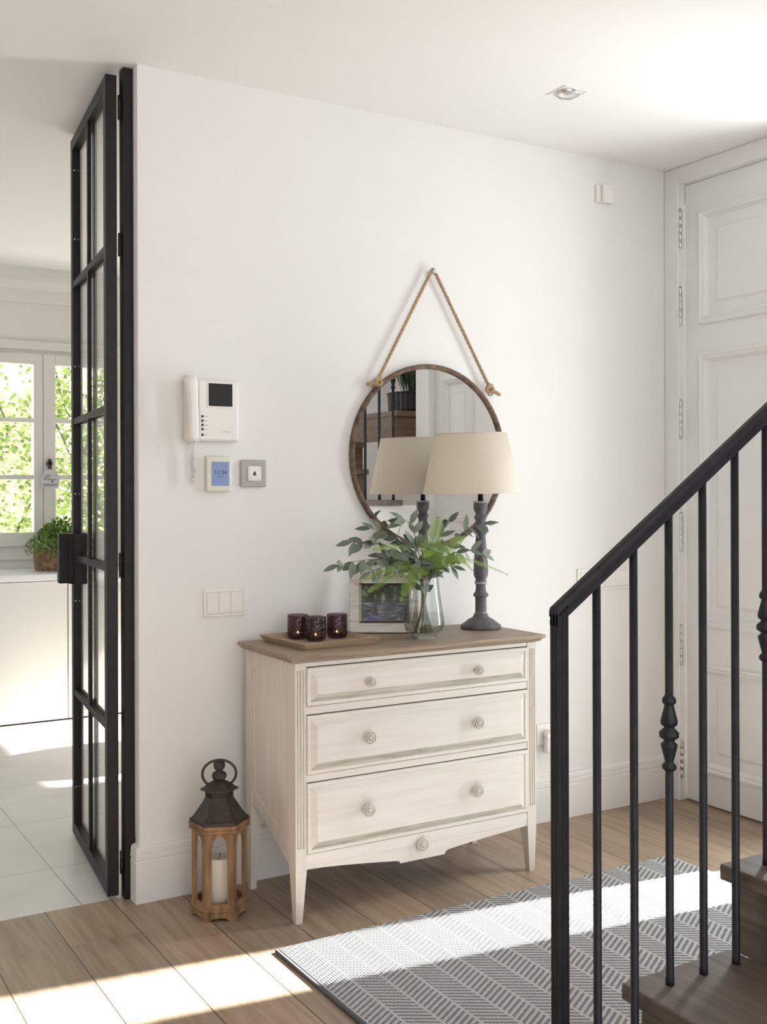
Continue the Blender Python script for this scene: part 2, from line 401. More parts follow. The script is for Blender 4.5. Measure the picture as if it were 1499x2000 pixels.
tag(b.build('wall_right', M['wall']), 'white wall around the front door', 'wall', kind='structure')

for nm_, lab_, q in (('wall_stairwell_end', 'shaded far wall of the stairwell seen in the mirror', (3.545, 4.9, -1.2, -1.1, 0, H)), ('wall_stairwell_side', 'outer side wall of the stairwell', (4.8, 4.9, -1.1, 1.41, 0, H)), ('wall_stairwell_front', 'wall closing the stairwell towards the front door', (3.72, 4.8, 1.36, 1.41, 0, H))):
    b = mb(); b.box(*q); tag(b.build(nm_, M['wall']), lab_, 'wall', kind='structure')
b = mb(); b.box(2.6, 3.545, -1.2, -1.1, 0, H); tag(b.build('wall_stairwell_return', M['wall']), 'short return wall behind the upper stairs', 'wall', kind='structure')
# baseboards: profile extruded along the wall, mitred round the wall end
PROF = [(0, 0), (.018, 0), (.018, .135), (.0165, .137), (.0165, .141), (.018, .143), (.018, .158), (.0165, .160), (.0165, .163), (.0175, .165), (.016, .178), (.010, .184), (.0, .186)]
b = mb()
path = [(X0, 3.532, (-1, 0)), (X0, YW, (-1, -1)), (3.535, YW, (0, -1))]
rings = [[b.bm.verts.new((x + n[0]*d, y + n[1]*d, z)) for d, z in PROF] for x, y, n in path]
for j in range(2):
    for i in range(len(PROF)-1):
        b.bm.faces.new((rings[j][i], rings[j][i+1], rings[j+1][i+1], rings[j+1][i]))
b.bm.faces.new(rings[0])
tag(b.build('baseboard_back', M['skirt']), 'tall white grooved baseboard under the plain wall', 'baseboard', kind='structure')

# front door surround
b = mb()
b.box(3.533, 3.62, 3.408, YW-.0005, 0, H-.0005, .003); b.box(3.533, 3.62, 1.41, 1.555, 0, H-.0005, .003); b.box(3.5335, 3.62, 1.555, 3.408, 2.697, H-.0005, .003)
b.box(3.545, 3.62, 2.64, 2.658, 0, 2.697); b.box(3.592, 3.62, 1.555, 3.408, 0, .02); b.box(3.545, 3.62, 2.062, 2.345, 0, 2.697, .002)
tag(b.build('trim_1', M['trim']), 'white painted frame around the front door', 'door frame', kind='structure')

def panelled(bm, y0, y1, z0, z1, panels, x=XD, th=.04):
    """door leaf facing -x: stiles and rails flush at x, moulded panels"""
    P = lambda u, v, d: (x - d, u, v)
    pz = sorted(panels, key=lambda q: q[2])
    py0, py1 = pz[0][0], pz[0][1]
    def rect(a, c, d, e): bm.face([P(a, d, 0), P(c, d, 0), P(c, e, 0), P(a, e, 0)])
    rect(y0, py0, z0, z1); rect(py1, y1, z0, z1)
    z = z0
    for q in pz: rect(py0, py1, z, q[2]); z = q[3]
    rect(py0, py1, z, z1)
    for a, c, d, e in panels:
        bm.nested(P, a, c, d, e, [(0, 0), (.003, .011), (.012, .013), (.022, .006), (.028, .008), (.036, -.004), (.042, -.012), (.085, -.012), (.098, -.003)])
    bm.box(x+.016, x+th, y0, y1, z0, z1)
    for q in ((y0, y0, z0, z1), (y1, y1, z0, z1)):
        bm.face([(x, q[0], z0), (x+.02, q[0], z0), (x+.02, q[0], z1), (x, q[0], z1)])
    bm.face([(x, y0, z0), (x, y1, z0), (x+.02, y1, z0), (x+.02, y0, z0)]); bm.face([(x, y0, z1), (x, y1, z1), (x+.02, y1, z1), (x+.02, y0, z1)])
d1 = thing('door_1', 'tall white panelled front door leaf with chrome hinges', 'door', (XD, 3.404, 0), kind='structure')
b = mb(); panelled(b, -.744, 0, .008, 2.692, [(-.666, -.078, 2.072, 2.568), (-.666, -.078, .770, 1.952), (-.666, -.078, .143, .612)], x=0)
b.build('door_leaf', M['trim'], d1)
for z0, z1 in ((2.417, 2.584), (2.077, 2.244), (1.585, 1.749), (1.09, 1.256), (.597, .765), (.104, .258)):
    b = mb(); pr = [(.004, z0-.004), (.008, z0)]
    n = 5
    for k in range(n):
        a, c = z0 + (z1-z0)*k/n, z0 + (z1-z0)*(k+1)/n
        pr += [(.0095, a+.0015), (.0095, c-.0015), (.008, c-.0005), (.008, c+.0005)]
    pr += [(.008, z1), (.004, z1+.006)]
    b.lathe(pr, 16); b.build('hinge', M['chrome'], d1, loc=(-.030, .003, 0))
d2 = thing('door_2', 'narrow white panelled side leaf of the front door seen in the mirror', 'door', (XD, 1.557, 0), kind='structure')
b = mb(); panelled(b, 0, .503, .008, 2.692, [(.092, .40, 1.36, 2.02), (.092, .40, .143, 1.22), (.092, .40, 2.12, 2.56)], x=0); b.build('door_leaf', M['trim'], d2)
w3 = thing('window_2', 'tall narrow glass light in the front door frame', 'window', (3.585, 2.49, 0), kind='structure')
b = mb()
for y0, y1, z0, z1 in ((-.145, -.138, .01, 2.69), (.142, .15, .01, 2.69), (-.138, .142, .01, .03), (-.138, .142, 2.67, 2.69)): b.box(-.015, .02, y0, y1, z0, z1)
b.build('window_frame', M['trim'], w3)
b = mb(); b.box(0, .006, -.137, .141, .031, 2.669); b.build('pane', M['glass'], w3)

# ------------------------------------------------------------------ black steel glass door (open into the kitchen)
gd = thing('door_3', 'open black steel door with a grid of glass panes', 'door', (1.0865, 3.556, 0), R(-6.3), kind='structure')
# local: y along the leaf, x from -.037 (left face) to 0
LW, LT, Z0, Z1 = .765, .037, .012, 2.745
b = mb()
b.box(-LT, 0, 0, .045, Z0, Z1, .001); b.box(-LT, 0, LW-.045, LW, Z0, Z1, .001)
b.box(-LT, 0, .045, LW-.045, Z0, .058, .001); b.box(-LT, 0, .045, LW-.045, Z1-.045, Z1, .001)
b.build('door_frame', M['black'], gd)
b = mb()
cy = LW/2
b.box(-LT+.002, -.022, cy-.011, cy+.011, .058, Z1-.045); b.box(-.015, -.002, cy-.011, cy+.011, .058, Z1-.045)
zs = [.572, 1.102, 1.634, 2.17]
for z in zs:
    for y0, y1 in ((.045, cy-.011), (cy+.011, LW-.045)):
        b.box(-LT+.002, -.022, y0, y1, z-.012, z+.012); b.box(-.015, -.002, y0, y1, z-.012, z+.012)
b.build('glazing_bar', M['black'], gd)
b = mb(); b.box(-.0218, -.0152, .04, LW-.04, .05, Z1-.04); b.build('pane', M['glass'], gd)
b = mb(); b.box(-LT-.004, .004, LW-.12, LW-.012, 1.0, 1.195, .001); b.box(-LT-.02, -LT-.004, LW-.09, LW-.03, 1.0, 1.195, .001)
b.build('lock_box', M['black'], gd)
b = mb(); b.box(-LT-.055, -LT-.012, LW-.05, LW+.004, 1.0, 1.195, .002); b.box(-LT-.014, -LT, LW-.05, LW-.02, 1.02, 1.18); b.build('pull_handle', M['black'], gd)
for z0, z1 in ((2.597, 2.677), (2.141, 2.218), (1.072, 1.153), (.085, .160)):
    b = mb(); b.lathe([(.0065, z0), (.0065, (z0+z1)/2-.001), (.0055, (z0+z1)/2), (.0065, (z0+z1)/2+.001), (.0065, z1)], 12); b.box(-.004, .012, .002, .006, z0, z1)
    b.build('hinge', M['black'], gd, loc=(.0085, -.004, 0))
for z in (.2, .93, 1.35, 1.85, 2.35, 2.62):
    b = mb(); b.lathe([(.003, 0), (.003, .0015), (.0015, .002)], 8, axis='Y'); b.build('screw', M['chrome'], gd, loc=(-LT+.008, LW-.0455, z), rot=(0, 0, math.pi))
b = mb(); b.box(1.102, X0-.0005, 3.536, 3.578, 0, H-.001, .001); b.box(1.105, 1.132, 3.530, 3.536, .187, .21)
tag(b.build('trim_2', M['black']), 'black steel door jamb fixed to the end of the white wall', 'door jamb', kind='structure')

# ------------------------------------------------------------------ kitchen shell
b = mb()
GL0, GL1 = 1.12, 2.153      # window opening x
b.box(-2.5, GL0, YK, YK+.2, 0, H); b.box(GL1, 5.4, YK, YK+.2, 0, H); b.box(GL0, GL1, YK, YK+.2, 0, 1.015); b.box(GL0, GL1, YK, YK+.2, 2.247, H)
tag(b.build('wall_kitchen', M['kwall']), 'cream kitchen wall with the window', 'wall', kind='structure')
w3 = thing('window_3', 'unseen kitchen side window with its pane tinted to dim the sun', 'window', (5.33, 5.45, 0), kind='structure')
b = mb()
for q in ((-.02, .03, -.95, -.9, 1.55, 2.55), (-.02, .03, .9, .95, 1.55, 2.55), (-.02, .03, -.9, .9, 1.55, 1.59), (-.02, .03, -.9, .9, 2.51, 2.55)): b.box(*q)
b.build('window_frame', M['kframe'], w3)
b = mb(); b.box(0, .005, -.9, .9, 1.59, 2.51); b.build('pane', clear_glass('tinted_pane', (.88, .87, .85)), w3)  # tint added to weaken the sun entering the kitchen
b = mb(); b.box(-2.6, -2.5, 3.6, YK, 0, 1.2); b.box(-2.6, -2.5, 3.6, YK, 2.6, H); b.box(-2.6, -2.5, 3.6, 4.2, 1.2, 2.6); b.box(-2.6, -2.5, 6.6, YK, 1.2, 2.6); tag(b.build('wall_kitchen_left', M['kwall']), 'cream kitchen wall far to the left', 'wall', kind='structure')  # unseen wall, upper opening cut in to brighten the kitchen
b = mb()
b.box(5.3, 5.4, 3.60, 4.5, 0, H); b.box(5.3, 5.4, 6.4, YK, 0, H); b.box(5.3, 5.4, 4.5, 6.4, 2.55, H); b.box(5.3, 5.4, 4.5, 6.4, 0, 1.55)
tag(b.build('wall_kitchen_side', M['kwall']), 'kitchen side wall with a wide opening to the sun', 'wall', kind='structure')
b = mb(); b.box(3.72, 5.3, 3.49, 3.60, 0, H); tag(b.build('wall_kitchen_front', M['kwall']), 'kitchen wall beyond the front door', 'wall', kind='structure')
# cornice
b = mb(); CP = [(0, .20), (.02, .20), (.025, .185), (.03, .18), (.04, .12), (.075, .07), (.12, .05), (.125, .02), (.15, .015), (.15, 0), (0, 0)]
rg = [[b.bm.verts.new((x, YK-d, H-z)) for d, z in CP] for x in (-2.5, 5.3)]
for i in range(len(CP)-1): b.bm.faces.new((rg[0][i], rg[0][i+1], rg[1][i+1], rg[1][i]))
tag(b.build('trim_3', M['kframe']), 'moulded cream cornice above the kitchen window', 'cornice', kind='structure')
b = mb(); b.box(-2.5, 5.3, YK-.02, YK, 2.27, 2.33, .006); b.box(-2.5, 5.3, YK-.012, YK, .93, .985, .004); tag(b.build('trim_4', M['kframe']), 'cream picture rail above the kitchen window', 'rail', kind='structure')
# window casement
wn = thing('window_1', 'cream two leaf kitchen window with glazing bars over the worktop', 'window', (0, YK, 0), kind='structure')
def sash(x0, x1, l, r):
    s = thing('sash', None, None); s.parent = wn
    del_keys = None
    b = mb()
    b.box(x0, x0+l, -.02, .05, 1.017, 2.245, .002); b.box(x1-r, x1, -.02, .05, 1.017, 2.245, .002)
    b.box(x0+l, x1-r, -.02, .05, 1.017, 1.106, .002); b.box(x0+l, x1-r, -.02, .05, 2.177, 2.245, .002)
    for z in (1.457, 1.821): b.box(x0+l, x1-r, .0, .04, z-.014, z+.014)
    o = b.build('sash_frame', M['kframe'], wn)
    b = mb(); b.box(x0+l-.005, x1-r+.005, .018, .024, 1.10, 2.18); b.build('pane', M['glass'], o)
    bpy.data.objects.remove(s)
sash(1.122, 1.6775, .08, .057); sash(1.6805, 2.151, .077, .057)
b = mb(); b.lathe([(.016, -.022), (.02, -.03), (.02, -.045), (.012, -.05)], 16, axis='Y'); b.box(-.012, .012, -.05, -.036, -.035, .03, .004); b.build('window_handle', M['bronze'], wn, loc=(1.714, 0, 1.545))
t = thing('hanging_tag', 'blue-grey printed tag hanging from the kitchen window handle', 'tag', (1.714, YK-.0545, 1.50))
b = mb(); b.prism([(-.05, -.11), (.05, -.115), (.06, -.05), (.03, .0), (-.03, .0), (-.056, -.045)], -.004, .004, 'XZ'); b.build('tag_card', M['tag'], t)
b = mb(); b.tube([(-.012, 0, -.005), (-.008, .004, .03), (.0, .006, .05), (.008, .004, .03), (.012, 0, -.005)], .0016, 6); b.build('cord', M['ink'], t)
b = mb()
for z, a, c in ((-.03, -.035, .0), (-.045, -.04, -.005), (-.058, -.045, .04), (-.088, -.045, .042), (-.098, -.045, .042)): b.box(a, c, -.0052, -.004, z-.0015, z+.0015)
b.lathe([(.006, -.0055), (.006, -.004)], 12, axis='Y', at=(.012, 0, -.07)); b.build('print', M['ink'], t)

# cupboards and worktop: each unit its own thing
for i, (x0, x1, lab) in enumerate(((1.14, 1.688, 'plain cream base cupboard under the kitchen window'), (1.691, 2.24, 'cream base cupboard partly behind the black glass door'))):
    c = thing('base_cabinet', lab, 'cupboard', (x0, YKF, 0))
    w = x1-x0
    b = mb(); b.box(0, w, .022, .57, .003, .838); b.build('body', M['cab'], c)
    b = mb(); P = lambda u, v, d: (u, -d, v)
    b.nested(P, .002, w-.002, .012, .832, [(0, -.02), (0, 0), (.012, 0), (.016, -.004), (.05, -.004), (.054, 0)] if i != 0 else [(0, -.02), (0, 0), (.003, .0)]); b.build('door', M['cab'], c)
    b = mb(); b.box(0, w, .012, .022, .0, .012); b.build('plinth', M['gapdark'], c)
b = mb(); b.box(.3, 3.0, YKF-.022, YK-.0005, .8385, .878, .004, seg=2); tag(b.build('worktop', M['counter']), 'white kitchen worktop under the window', 'worktop')

# basket of herbs
hb = thing('herb_basket', 'leafy green herb plant in an oval woven basket on the worktop', 'plant', (1.715, 6.80, .879))
b = mb(); n = 44
prof = []
for k in range(13):
    z = k*.0105; prof.append((z, 1 + .07*math.sin(k/12*math.pi*.8)))
rg = []
for z, s_ in prof:
    for e, dr in ((0, .0), (.004, .004), (.008, .0)):
        rg.append([b.bm.verts.new(((.148*s_+dr+.0025*(1 if (q + int(z/.0105)) % 2 else -1))*math.cos(2*math.pi*q/n), (.095*s_+dr)*math.sin(2*math.pi*q/n), z+e)) for q in range(n)])
for j in range(len(rg)-1):
    for q in range(n): b.bm.faces.new((rg[j][q], rg[j][(q+1) % n], rg[j+1][(q+1) % n], rg[j+1][q]))
b.bm.faces.new(rg[0][::-1]); b.bm.faces.new(rg[-1]); b.build('basket', M['basket'], hb)
def leaf_quad(b, p, d, up_, ln, wd, fold=.2, m=None, bend=.0):
    """pointed leaf: p base, d direction, up_ normal"""
    d = d.normalized(); s_ = d.cross(up_)
    s_ = s_.normalized() if s_.length > 1e-5 else d.orthogonal().normalized(); nn = s_.cross(d)
    pr = ((0, .12), (.25, .8), (.5, 1.0), (.75, .66), (1, .02)); rows = []
    for t, w in pr:
        c = p + d*ln*t - nn*bend*ln*t*t
        rows.append((b.bm.verts.new(c + s_*wd*.5*w + nn*fold*wd*.5*w), b.bm.verts.new(c), b.bm.verts.new(c - s_*wd*.5*w + nn*fold*wd*.5*w)))
    k = b.mi(m) if m else 0
    for a, c in zip(rows, rows[1:]):
        for q in (0, 1):
            f = b.bm.faces.new((a[q], a[q+1], c[q+1], c[q])); f.smooth = True; f.material_index = k
rnd = random.Random(3)
b = mb()
for i in range(1700):
    a = rnd.uniform(0, 2*math.pi); h = rnd.random(); rr = math.sqrt(rnd.random())
    rad = (.20 - .07*max(0, h-.45)*2)*rr
    p = Vector((rad*math.cos(a), rad*.75*math.sin(a), .095 + .225*h*(1-.42*rr*rr)))
    d = Vector((math.cos(a)*rnd.uniform(.2, 1), math.sin(a)*rnd.uniform(.2, 1), rnd.uniform(-.3, .9)))
    leaf_quad(b, p, d, Vector((rnd.uniform(-.4, .4), rnd.uniform(-.4, .4), 1)), rnd.uniform(.02, .036), rnd.uniform(.011, .018))
for i in range(60):
    a = rnd.uniform(0, 2*math.pi); rr = rnd.uniform(0, .14)
    b.tube([(rr*.4*math.cos(a), rr*.3*math.sin(a), .12), (rr*math.cos(a), rr*.75*math.sin(a), rnd.uniform(.2, .3))], .0012, 4)
o = b.build('foliage', M['herb'], hb, recalc=False)

# kitchen table whose rounded end throws the shadow on the tiles
kt = thing('kitchen_table', 'round-ended kitchen table hidden behind the wall', 'table', (2.75, 5.34, 0))
b = mb(); pl = [(.42*math.copysign(abs(math.cos(a))**.7, math.cos(a)), .36*math.copysign(abs(math.sin(a))**.7, math.sin(a))) for a in [2*math.pi*k/48 for k in range(48)]]
b.prism(pl, .71, .74, 'XY'); b.build('tabletop', M['cab'], kt)
b = mb(); b.lathe([(.22, 0), (.2, .02), (.05, .05), (.045, .68), (.1, .71)], 24); b.build('pedestal', M['cab'], kt)

# ------------------------------------------------------------------ outside the kitchen window
b = mb(); b.box(-2, 7, 9.6, 9.75, -.1, 3.0); tag(b.build('garden_wall', M['outwall']), 'pale rendered garden wall outside the kitchen window', 'wall', kind='structure')
b = mb(); b.box(3.76, 14, 1.43, 3.47, -.2, -.05); tag(b.build('ground', M['paving']), 'pale paving outside the front door', 'ground', kind='structure')
b = mb(); b.box(-6, 14, YK+.2, 14, -.2, -.1); tag(b.build('ground', M['paving']), 'pale paving outside the kitchen', 'ground', kind='structure')
rnd = random.Random(11); b = mb()
stems = []
for k in range(15):
    x = 1.55 + k*.14; z = -.1; pts = []
    for j in range(12):
        pts.append((x, 9.55 - rnd.random()*.12, z)); x += rnd.uniform(-.16, .16); z += .25
    b.tube(bez(pts, 3), .009, 5, M['stem'])
    stems += pts
for i in range(9000):
    sx, sy, sz = rnd.choice(stems)
    p = Vector((sx + rnd.gauss(0, .10), 9.54 - rnd.random()*.22, sz + rnd.gauss(0, .10)))
    if p.z < -.05: continue
    d = Vector((rnd.uniform(-1, 1), rnd.uniform(-.7, .1), rnd.uniform(-1, .4)))
    leaf_quad(b, p, d, Vector((rnd.uniform(-.5, .5), -1, rnd.uniform(0, 1))), rnd.uniform(.03, .055), rnd.uniform(.025, .045), .12, M['vine'])
tag(b.build('climbing_vine', M['vine'], recalc=False), 'bright green climbing vine on the garden wall outside the window', 'vine', kind='stuff')

# ------------------------------------------------------------------ rug
rg_ = thing('rug', 'grey and white herringbone woven rug on the oak floor', 'rug', (1.362, 2.900, 0.0))
b = mb(); b.box(0, 1.588, -1.25, 0, .0005, .011, .003); b.build('pile', M['rug'], rg_)
b = mb(); b.box(-.012, 0, -1.25, 0, .0005, .010, .003); b.build('edge_strip', mat('charcoal_strip', (.09, .09, .10), .95), rg_)  # charcoal strip along the left edge of the pile

# ------------------------------------------------------------------ staircase
st = thing('staircase', 'dark wood stairs rising to the right behind the black railing', 'stairs', (1.227, .6, 0))
RISE, RUN, YS = .187, .28, 1.555
for k in range(1, 8):
    x0 = RUN*(k-1); x1 = x0+RUN+.03 if k < 7 else 2.09
    b = mb(); b.box(x0, x1, -.018, 1.012, RISE*k-.033, RISE*k, .003); b.build('tread', M['tread'], st)
    b = mb(); b.box(x0+.03, x0+.046, -.018, .985, RISE*(k-1) + (0 if k == 1 else .0005), RISE*k-.0335); b.build('riser', M['tread'], st)
b = mb()
for k in range(1, 8): b.box(RUN*(k-1)+.046, RUN*k+.046 if k < 7 else 2.30, -.015, .975, 0 if k < 3 else RISE*(k-2)-.05 if False else 0, RISE*k-.0335)
b.build('spandrel', M['wall'], st)
# upper flight, seen in the mirror
for z, x0, x1, y0, y1 in ((1.496, 1.45, 2.10, .0, .60), (1.683, 1.45, 2.3, -.9, .2), (1.87, 2.33, 3.3, .02, .55)):
    b = mb(); b.box(x0, x1, y0, y1, z-.035, z, .003); b.build('tread', M['tread2'], st)
    b = mb(); b.box(x0, x1, y1-.045, y1-.03, z-RISE, z-.0355); b.box(x0, x0+.015, y0, y1-.046, z-RISE, z-.0355); b.build('riser', M['tread2'], st)
b = mb(); b.box(1.66, 2.10, -1.68, -1.24, 1.93, 1.965); b.build('landing_edge', M['tread2'], st)

rl = thing('stair_railing', 'black iron stair railing with slim bars and knuckle ornaments', 'railing', (1.304, YS, 0))
slope = .682; ztop = 1.141
def tread_z(x): return RISE*min(7, int((x + 1e-6 + .077 - .004)/RUN) + 1)
# newel: slim square bar with fine reeds, mitred into the hand rail
b = mb(); pts = []
hw = .0132
for q in range(4):
    a0 = q*math.pi/2
    for u, v in ((-.0132, -.0105), (-.0105, -.0132), (-.0062, -.0132), (-.0055, -.0118), (-.0035, -.0118), (-.0028, -.0132), (.0028, -.0132), (.0035, -.0118), (.0055, -.0118), (.0062, -.0132), (.0105, -.0132)):
        pts.append((u*math.cos(a0)-v*math.sin(a0), u*math.sin(a0)+v*math.cos(a0)))
lo = [b.bm.verts.new((u, v, RISE)) for u, v in pts]; hi = [b.bm.verts.new((u, v, ztop - .016 + slope*(u+hw))) for u, v in pts]
for i in range(len(pts)): b.bm.faces.new((lo[i], lo[(i+1) % len(pts)], hi[(i+1) % len(pts)], hi[i]))
b.bm.faces.new(lo); b.bm.faces.new(hi); b.build('newel_post', M['rail'], rl)
b = mb(); prof = [(-.0115, 0), (.0115, 0), (.0115, .007), (.0098, .009), (.0098, .011), (.0132, .014), (.0132, .021), (.0105, .027), (.005, .030), (-.005, .030), (-.0105, .027), (-.0132, .021), (-.0132, .014), (-.0098, .011), (-.0098, .009), (-.0115, .007)]
def rail_pt(x, y, h): return (x, y, ztop - .0365 + h*1.21 + slope*(x + hw))
rings = []
for x in (-hw, 2.0):
    rings.append([b.bm.verts.new(rail_pt(x, y, h)) for y, h in prof])
n = len(prof)
for i in range(n): b.bm.faces.new((rings[0][i], rings[0][(i+1) % n], rings[1][(i+1) % n], rings[1][i]))
b.bm.faces.new(rings[0]); b.bm.faces.new(rings[1])
b.build('handrail', M['rail'], rl)
bx = [1.395-1.304 + .0945*k for k in range(21)]
ORN = [(.0082, .0), (.0145, .006), (.0145, .012), (.0088, .018), (.0088, .020), (.0165, .050), (.0165, .054), (.0105, .060), (.0105, .062), (.0195, .068), (.0195, .078), (.0105, .086), (.0105, .088), (.0165, .093), (.0172, .100), (.0095, .130), (.0095, .132), (.0138, .136), (.0138, .143), (.0082, .152)]
proto_orn = None
for i, x in enumerate(bx):
    z0 = tread_z(x); z1 = ztop - .035 + slope*(x + hw)
    b = mb(); b.lathe([(.0088, z0), (.0088, z0+.012), (.0082, z0+.014), (.0082, z1+.004)], 14)
    o = b.build('baluster', M['rail'], rl, loc=(x, 0, 0))
    if i % 3 == 2:
        zo = .797 + (x - bx[2])*slope
        if proto_orn is None:
            b = mb(); b.lathe(ORN, 24); q = b.build('knuckle', M['rail'], o, loc=(0, 0, zo)); proto_orn = q
        else:
            q = proto_orn.copy(); COL.objects.link(q); q.parent = o; q.location = (0, 0, zo)

# potted plant on the upper stair (mirror)
pp = thing('potted_plant', 'spiky dark plant in a black ribbed pot on the stairs seen in the mirror', 'plant', (3.845, .90, 1.871))
b = mb(); n = 60
rg = []
for r_, z in ((.15, 0), (.165, .02), (.17, .12), (.175, .135), (.165, .14)):
    rg.append([b.bm.verts.new(((r_ + (.006 if q % 2 else 0))*math.cos(2*math.pi*q/n), (r_ + (.006 if q % 2 else 0))*math.sin(2*math.pi*q/n), z)) for q in range(n)])
for j in range(len(rg)-1):
    for q in range(n): b.bm.faces.new((rg[j][q], rg[j][(q+1) % n], rg[j+1][(q+1) % n], rg[j+1][q]))
b.bm.faces.new(rg[0]); b.bm.faces.new(rg[-1]); b.build('pot', M['pot'], pp)
b = mb(); rnd = random.Random(5)
for i in range(70):
    a = rnd.uniform(0, 6.28); d = Vector((math.cos(a)*.35, math.sin(a)*.35, 1)); p = Vector((.1*math.cos(a)*rnd.random(), .1*math.sin(a)*rnd.random(), .13))
    leaf_quad(b, p, d, Vector((math.cos(a), math.sin(a), .2)), rnd.uniform(.3, .6), .022, .3, None, .15)
b.build('foliage', M['darkleaf'], pp, recalc=False)

# ------------------------------------------------------------------ chest of drawers
DX, DY = 1.491, 3.046
ch = thing('chest_of_drawers', 'cream distressed chest of three drawers with brown wooden top against the white wall', 'chest of drawers', (DX, DY, 0))
DW, DD = .955, .385
# body carcass with front frame
b = mb(M['cream'])
b.box(.015, DW-.015, .02, .06, .214, .815, m=M['gapdark']); b.box(.015, DW-.015, .06, DD-.005, .32, .815, m=M['gapdark'])
for z0, z1 in ((.6535, .6785), (.4405, .463), (.804, .8175), (.178, .2135)): b.box(.039, DW-.039, .0015, .03, z0, z1, .0008, m=M['cream'])
b.build('frame', M['cream'], ch)
def post(px, sx, front):
    """front posts: fluted, running down into a tapered leg"""
    b = mb(M['creamv']); w = .039
    y0, y1 = (0, .045) if front else (DD-.045, DD)
    X = lambda u: px + u*sx
    if front:
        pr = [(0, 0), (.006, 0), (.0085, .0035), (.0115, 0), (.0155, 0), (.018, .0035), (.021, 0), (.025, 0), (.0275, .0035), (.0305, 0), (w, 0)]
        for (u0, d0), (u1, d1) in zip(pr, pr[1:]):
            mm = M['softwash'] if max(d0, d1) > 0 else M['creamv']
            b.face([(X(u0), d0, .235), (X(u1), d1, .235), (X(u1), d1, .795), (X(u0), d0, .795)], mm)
            if d0 == 0 and d1 == 0: continue
        b.box(X(0) if sx > 0 else X(w), X(w) if sx > 0 else X(0), .004, y1, .235, .795, m=M['creamv'])
        b.box(min(X(0), X(w)), max(X(0), X(w)), 0, y1, .795, .8175, m=M['creamv']); b.box(min(X(0), X(w)), max(X(0), X(w)), 0, y1, .165, .235, m=M['creamv'])
        b.face([(X(0), 0, .235), (X(0), .004, .235), (X(0), .004, .795), (X(0), 0, .795)], M['creamv']); b.face([(X(w), 0, .235), (X(w), .004, .235), (X(w), .004, .795), (X(w), 0, .795)], M['creamv'])
    else:
        b.box(min(X(0), X(w)), max(X(0), X(w)), y0, y1, .25, .8175, m=M['creamv'])
    b.build('post', M['creamv'], ch)
    b = mb(M['creamv']); zt = .1648 if front else .2498
    ya = y0 if front else y1; sy = 1 if front else -1
    t, q = [], []
    for (u, v) in ((0, 0), (.039, 0), (.039, .045), (0, .045)): t.append((X(u), ya + sy*v, zt))
    for (u, v) in ((.004, .006), (.026, .006), (.026, .028), (.004, .028)): q.append((X(u), ya + sy*v, 0))
    for i in range(4): b.face([t[i], t[(i+1) % 4], q[(i+1) % 4], q[i]])
    b.face(t); b.face(q)
    b.build('leg', M['creamv'], ch)
for px, sx in ((0, 1), (DW, -1)):
    post(px, sx, True); post(px, sx, False)
# side panels
for xs, sx in ((0, 1), (DW, -1)):
    b = mb(M['creamv']); P = lambda u, v, d: (xs + sx*(.003 - d), u, v)
    y0, y1 = .0455, DD-.0455
    # frame with a recessed field; arched lower edge
    pts = [(y0, .815), (y1, .815), (y1, .30)] + [(y1 + (y0-y1)*t, .30 - .13*(t**1.25)) for t in [k/10 for k in range(1, 11)]]
    hole = [(y0+.02, .762), (y1-.015, .762), (y1-.015, .34), (y0+.02, .245)]
    b.prism(pts, xs+sx*.003, xs+sx*.014, 'YZ', holes=[hole]); b.prism([(y0+.015, .77), (y1-.01, .77), (y1-.01, .33), (y0+.015, .235)], xs+sx*.009, xs+sx*.0145, 'YZ')
    b.build('side_panel', M['creamv'], ch)
b = mb(M['cream']); b.box(.03, DW-.03, DD-.004, DD, .25, .815); b.build('back_panel', M['cream'], ch)
# apron with curved lower edge and centre tab
b = mb(M['cream'])
pts = [(.039, .1778), (.039, .168)]
for k in range(1, 13): t = k/12; pts.append((.039 + (.379-.039)*t, .168 - .033*(t**1.3)))
pts += [(.384, .134), (.386, .126), (.562, .126), (.566, .134), (.574, .139)]
for k in range(1, 13): t = k/12; pts.append((.574 + (DW-.039-.574)*t, .139 + .027*(t**.8)))
pts += [(DW-.039, .1778)]
b.prism(pts, .003, .022, 'XZ', m=M['cream']); b.build('apron', M['cream'], ch)
def knob_mesh(r):
    b = mb(M['knobwash']); w, c = M['wash'], M['knobwash']
    pr = [(r*.45, 0), (r*.42, -.010), (r*.55, -.013), (r*.98, -.015), (r, -.018), (r*.95, -.0215), (r*.86, -.022), (r*.78, -.0205), (r*.72, -.0205), (r*.66, -.023), (r*.52, -.024), (r*.44, -.0215), (r*.36, -.0215), (r*.30, -.0235), (r*.12, -.024), (r*.05, -.023)]
    b.lathe(pr, 32, axis='Y', matf=lambda j: w if j in (6, 7, 8, 11, 12) else c); return b
def drawer(z0, z1, kr, kz, kx):
    d = mb(M['cream'])
    P = lambda u, v, dd: (u, .001 - dd, v); x0, x1 = .0405, DW-.0405
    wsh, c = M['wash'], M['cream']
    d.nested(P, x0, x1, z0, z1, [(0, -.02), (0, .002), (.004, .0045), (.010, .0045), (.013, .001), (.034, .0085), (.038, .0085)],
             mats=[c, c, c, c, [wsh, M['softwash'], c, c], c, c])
    o = d.build('drawer', M['cream'], ch)
    for x in kx:
        k = knob_mesh(kr).build('knob', M['knobwash'], o, loc=(x, -.0075, kz))
    return o
drawer(.6805, .8005, .0175, .741, (.261, .688)); drawer(.465, .6498, .0225, .5615, (.256, .685)); drawer(.2155, .4370, .0225, .329, (.252, .682))
b = knob_mesh(.023); b.build('rosette', M['knobwash'], ch, loc=(.468, .0105, .176))
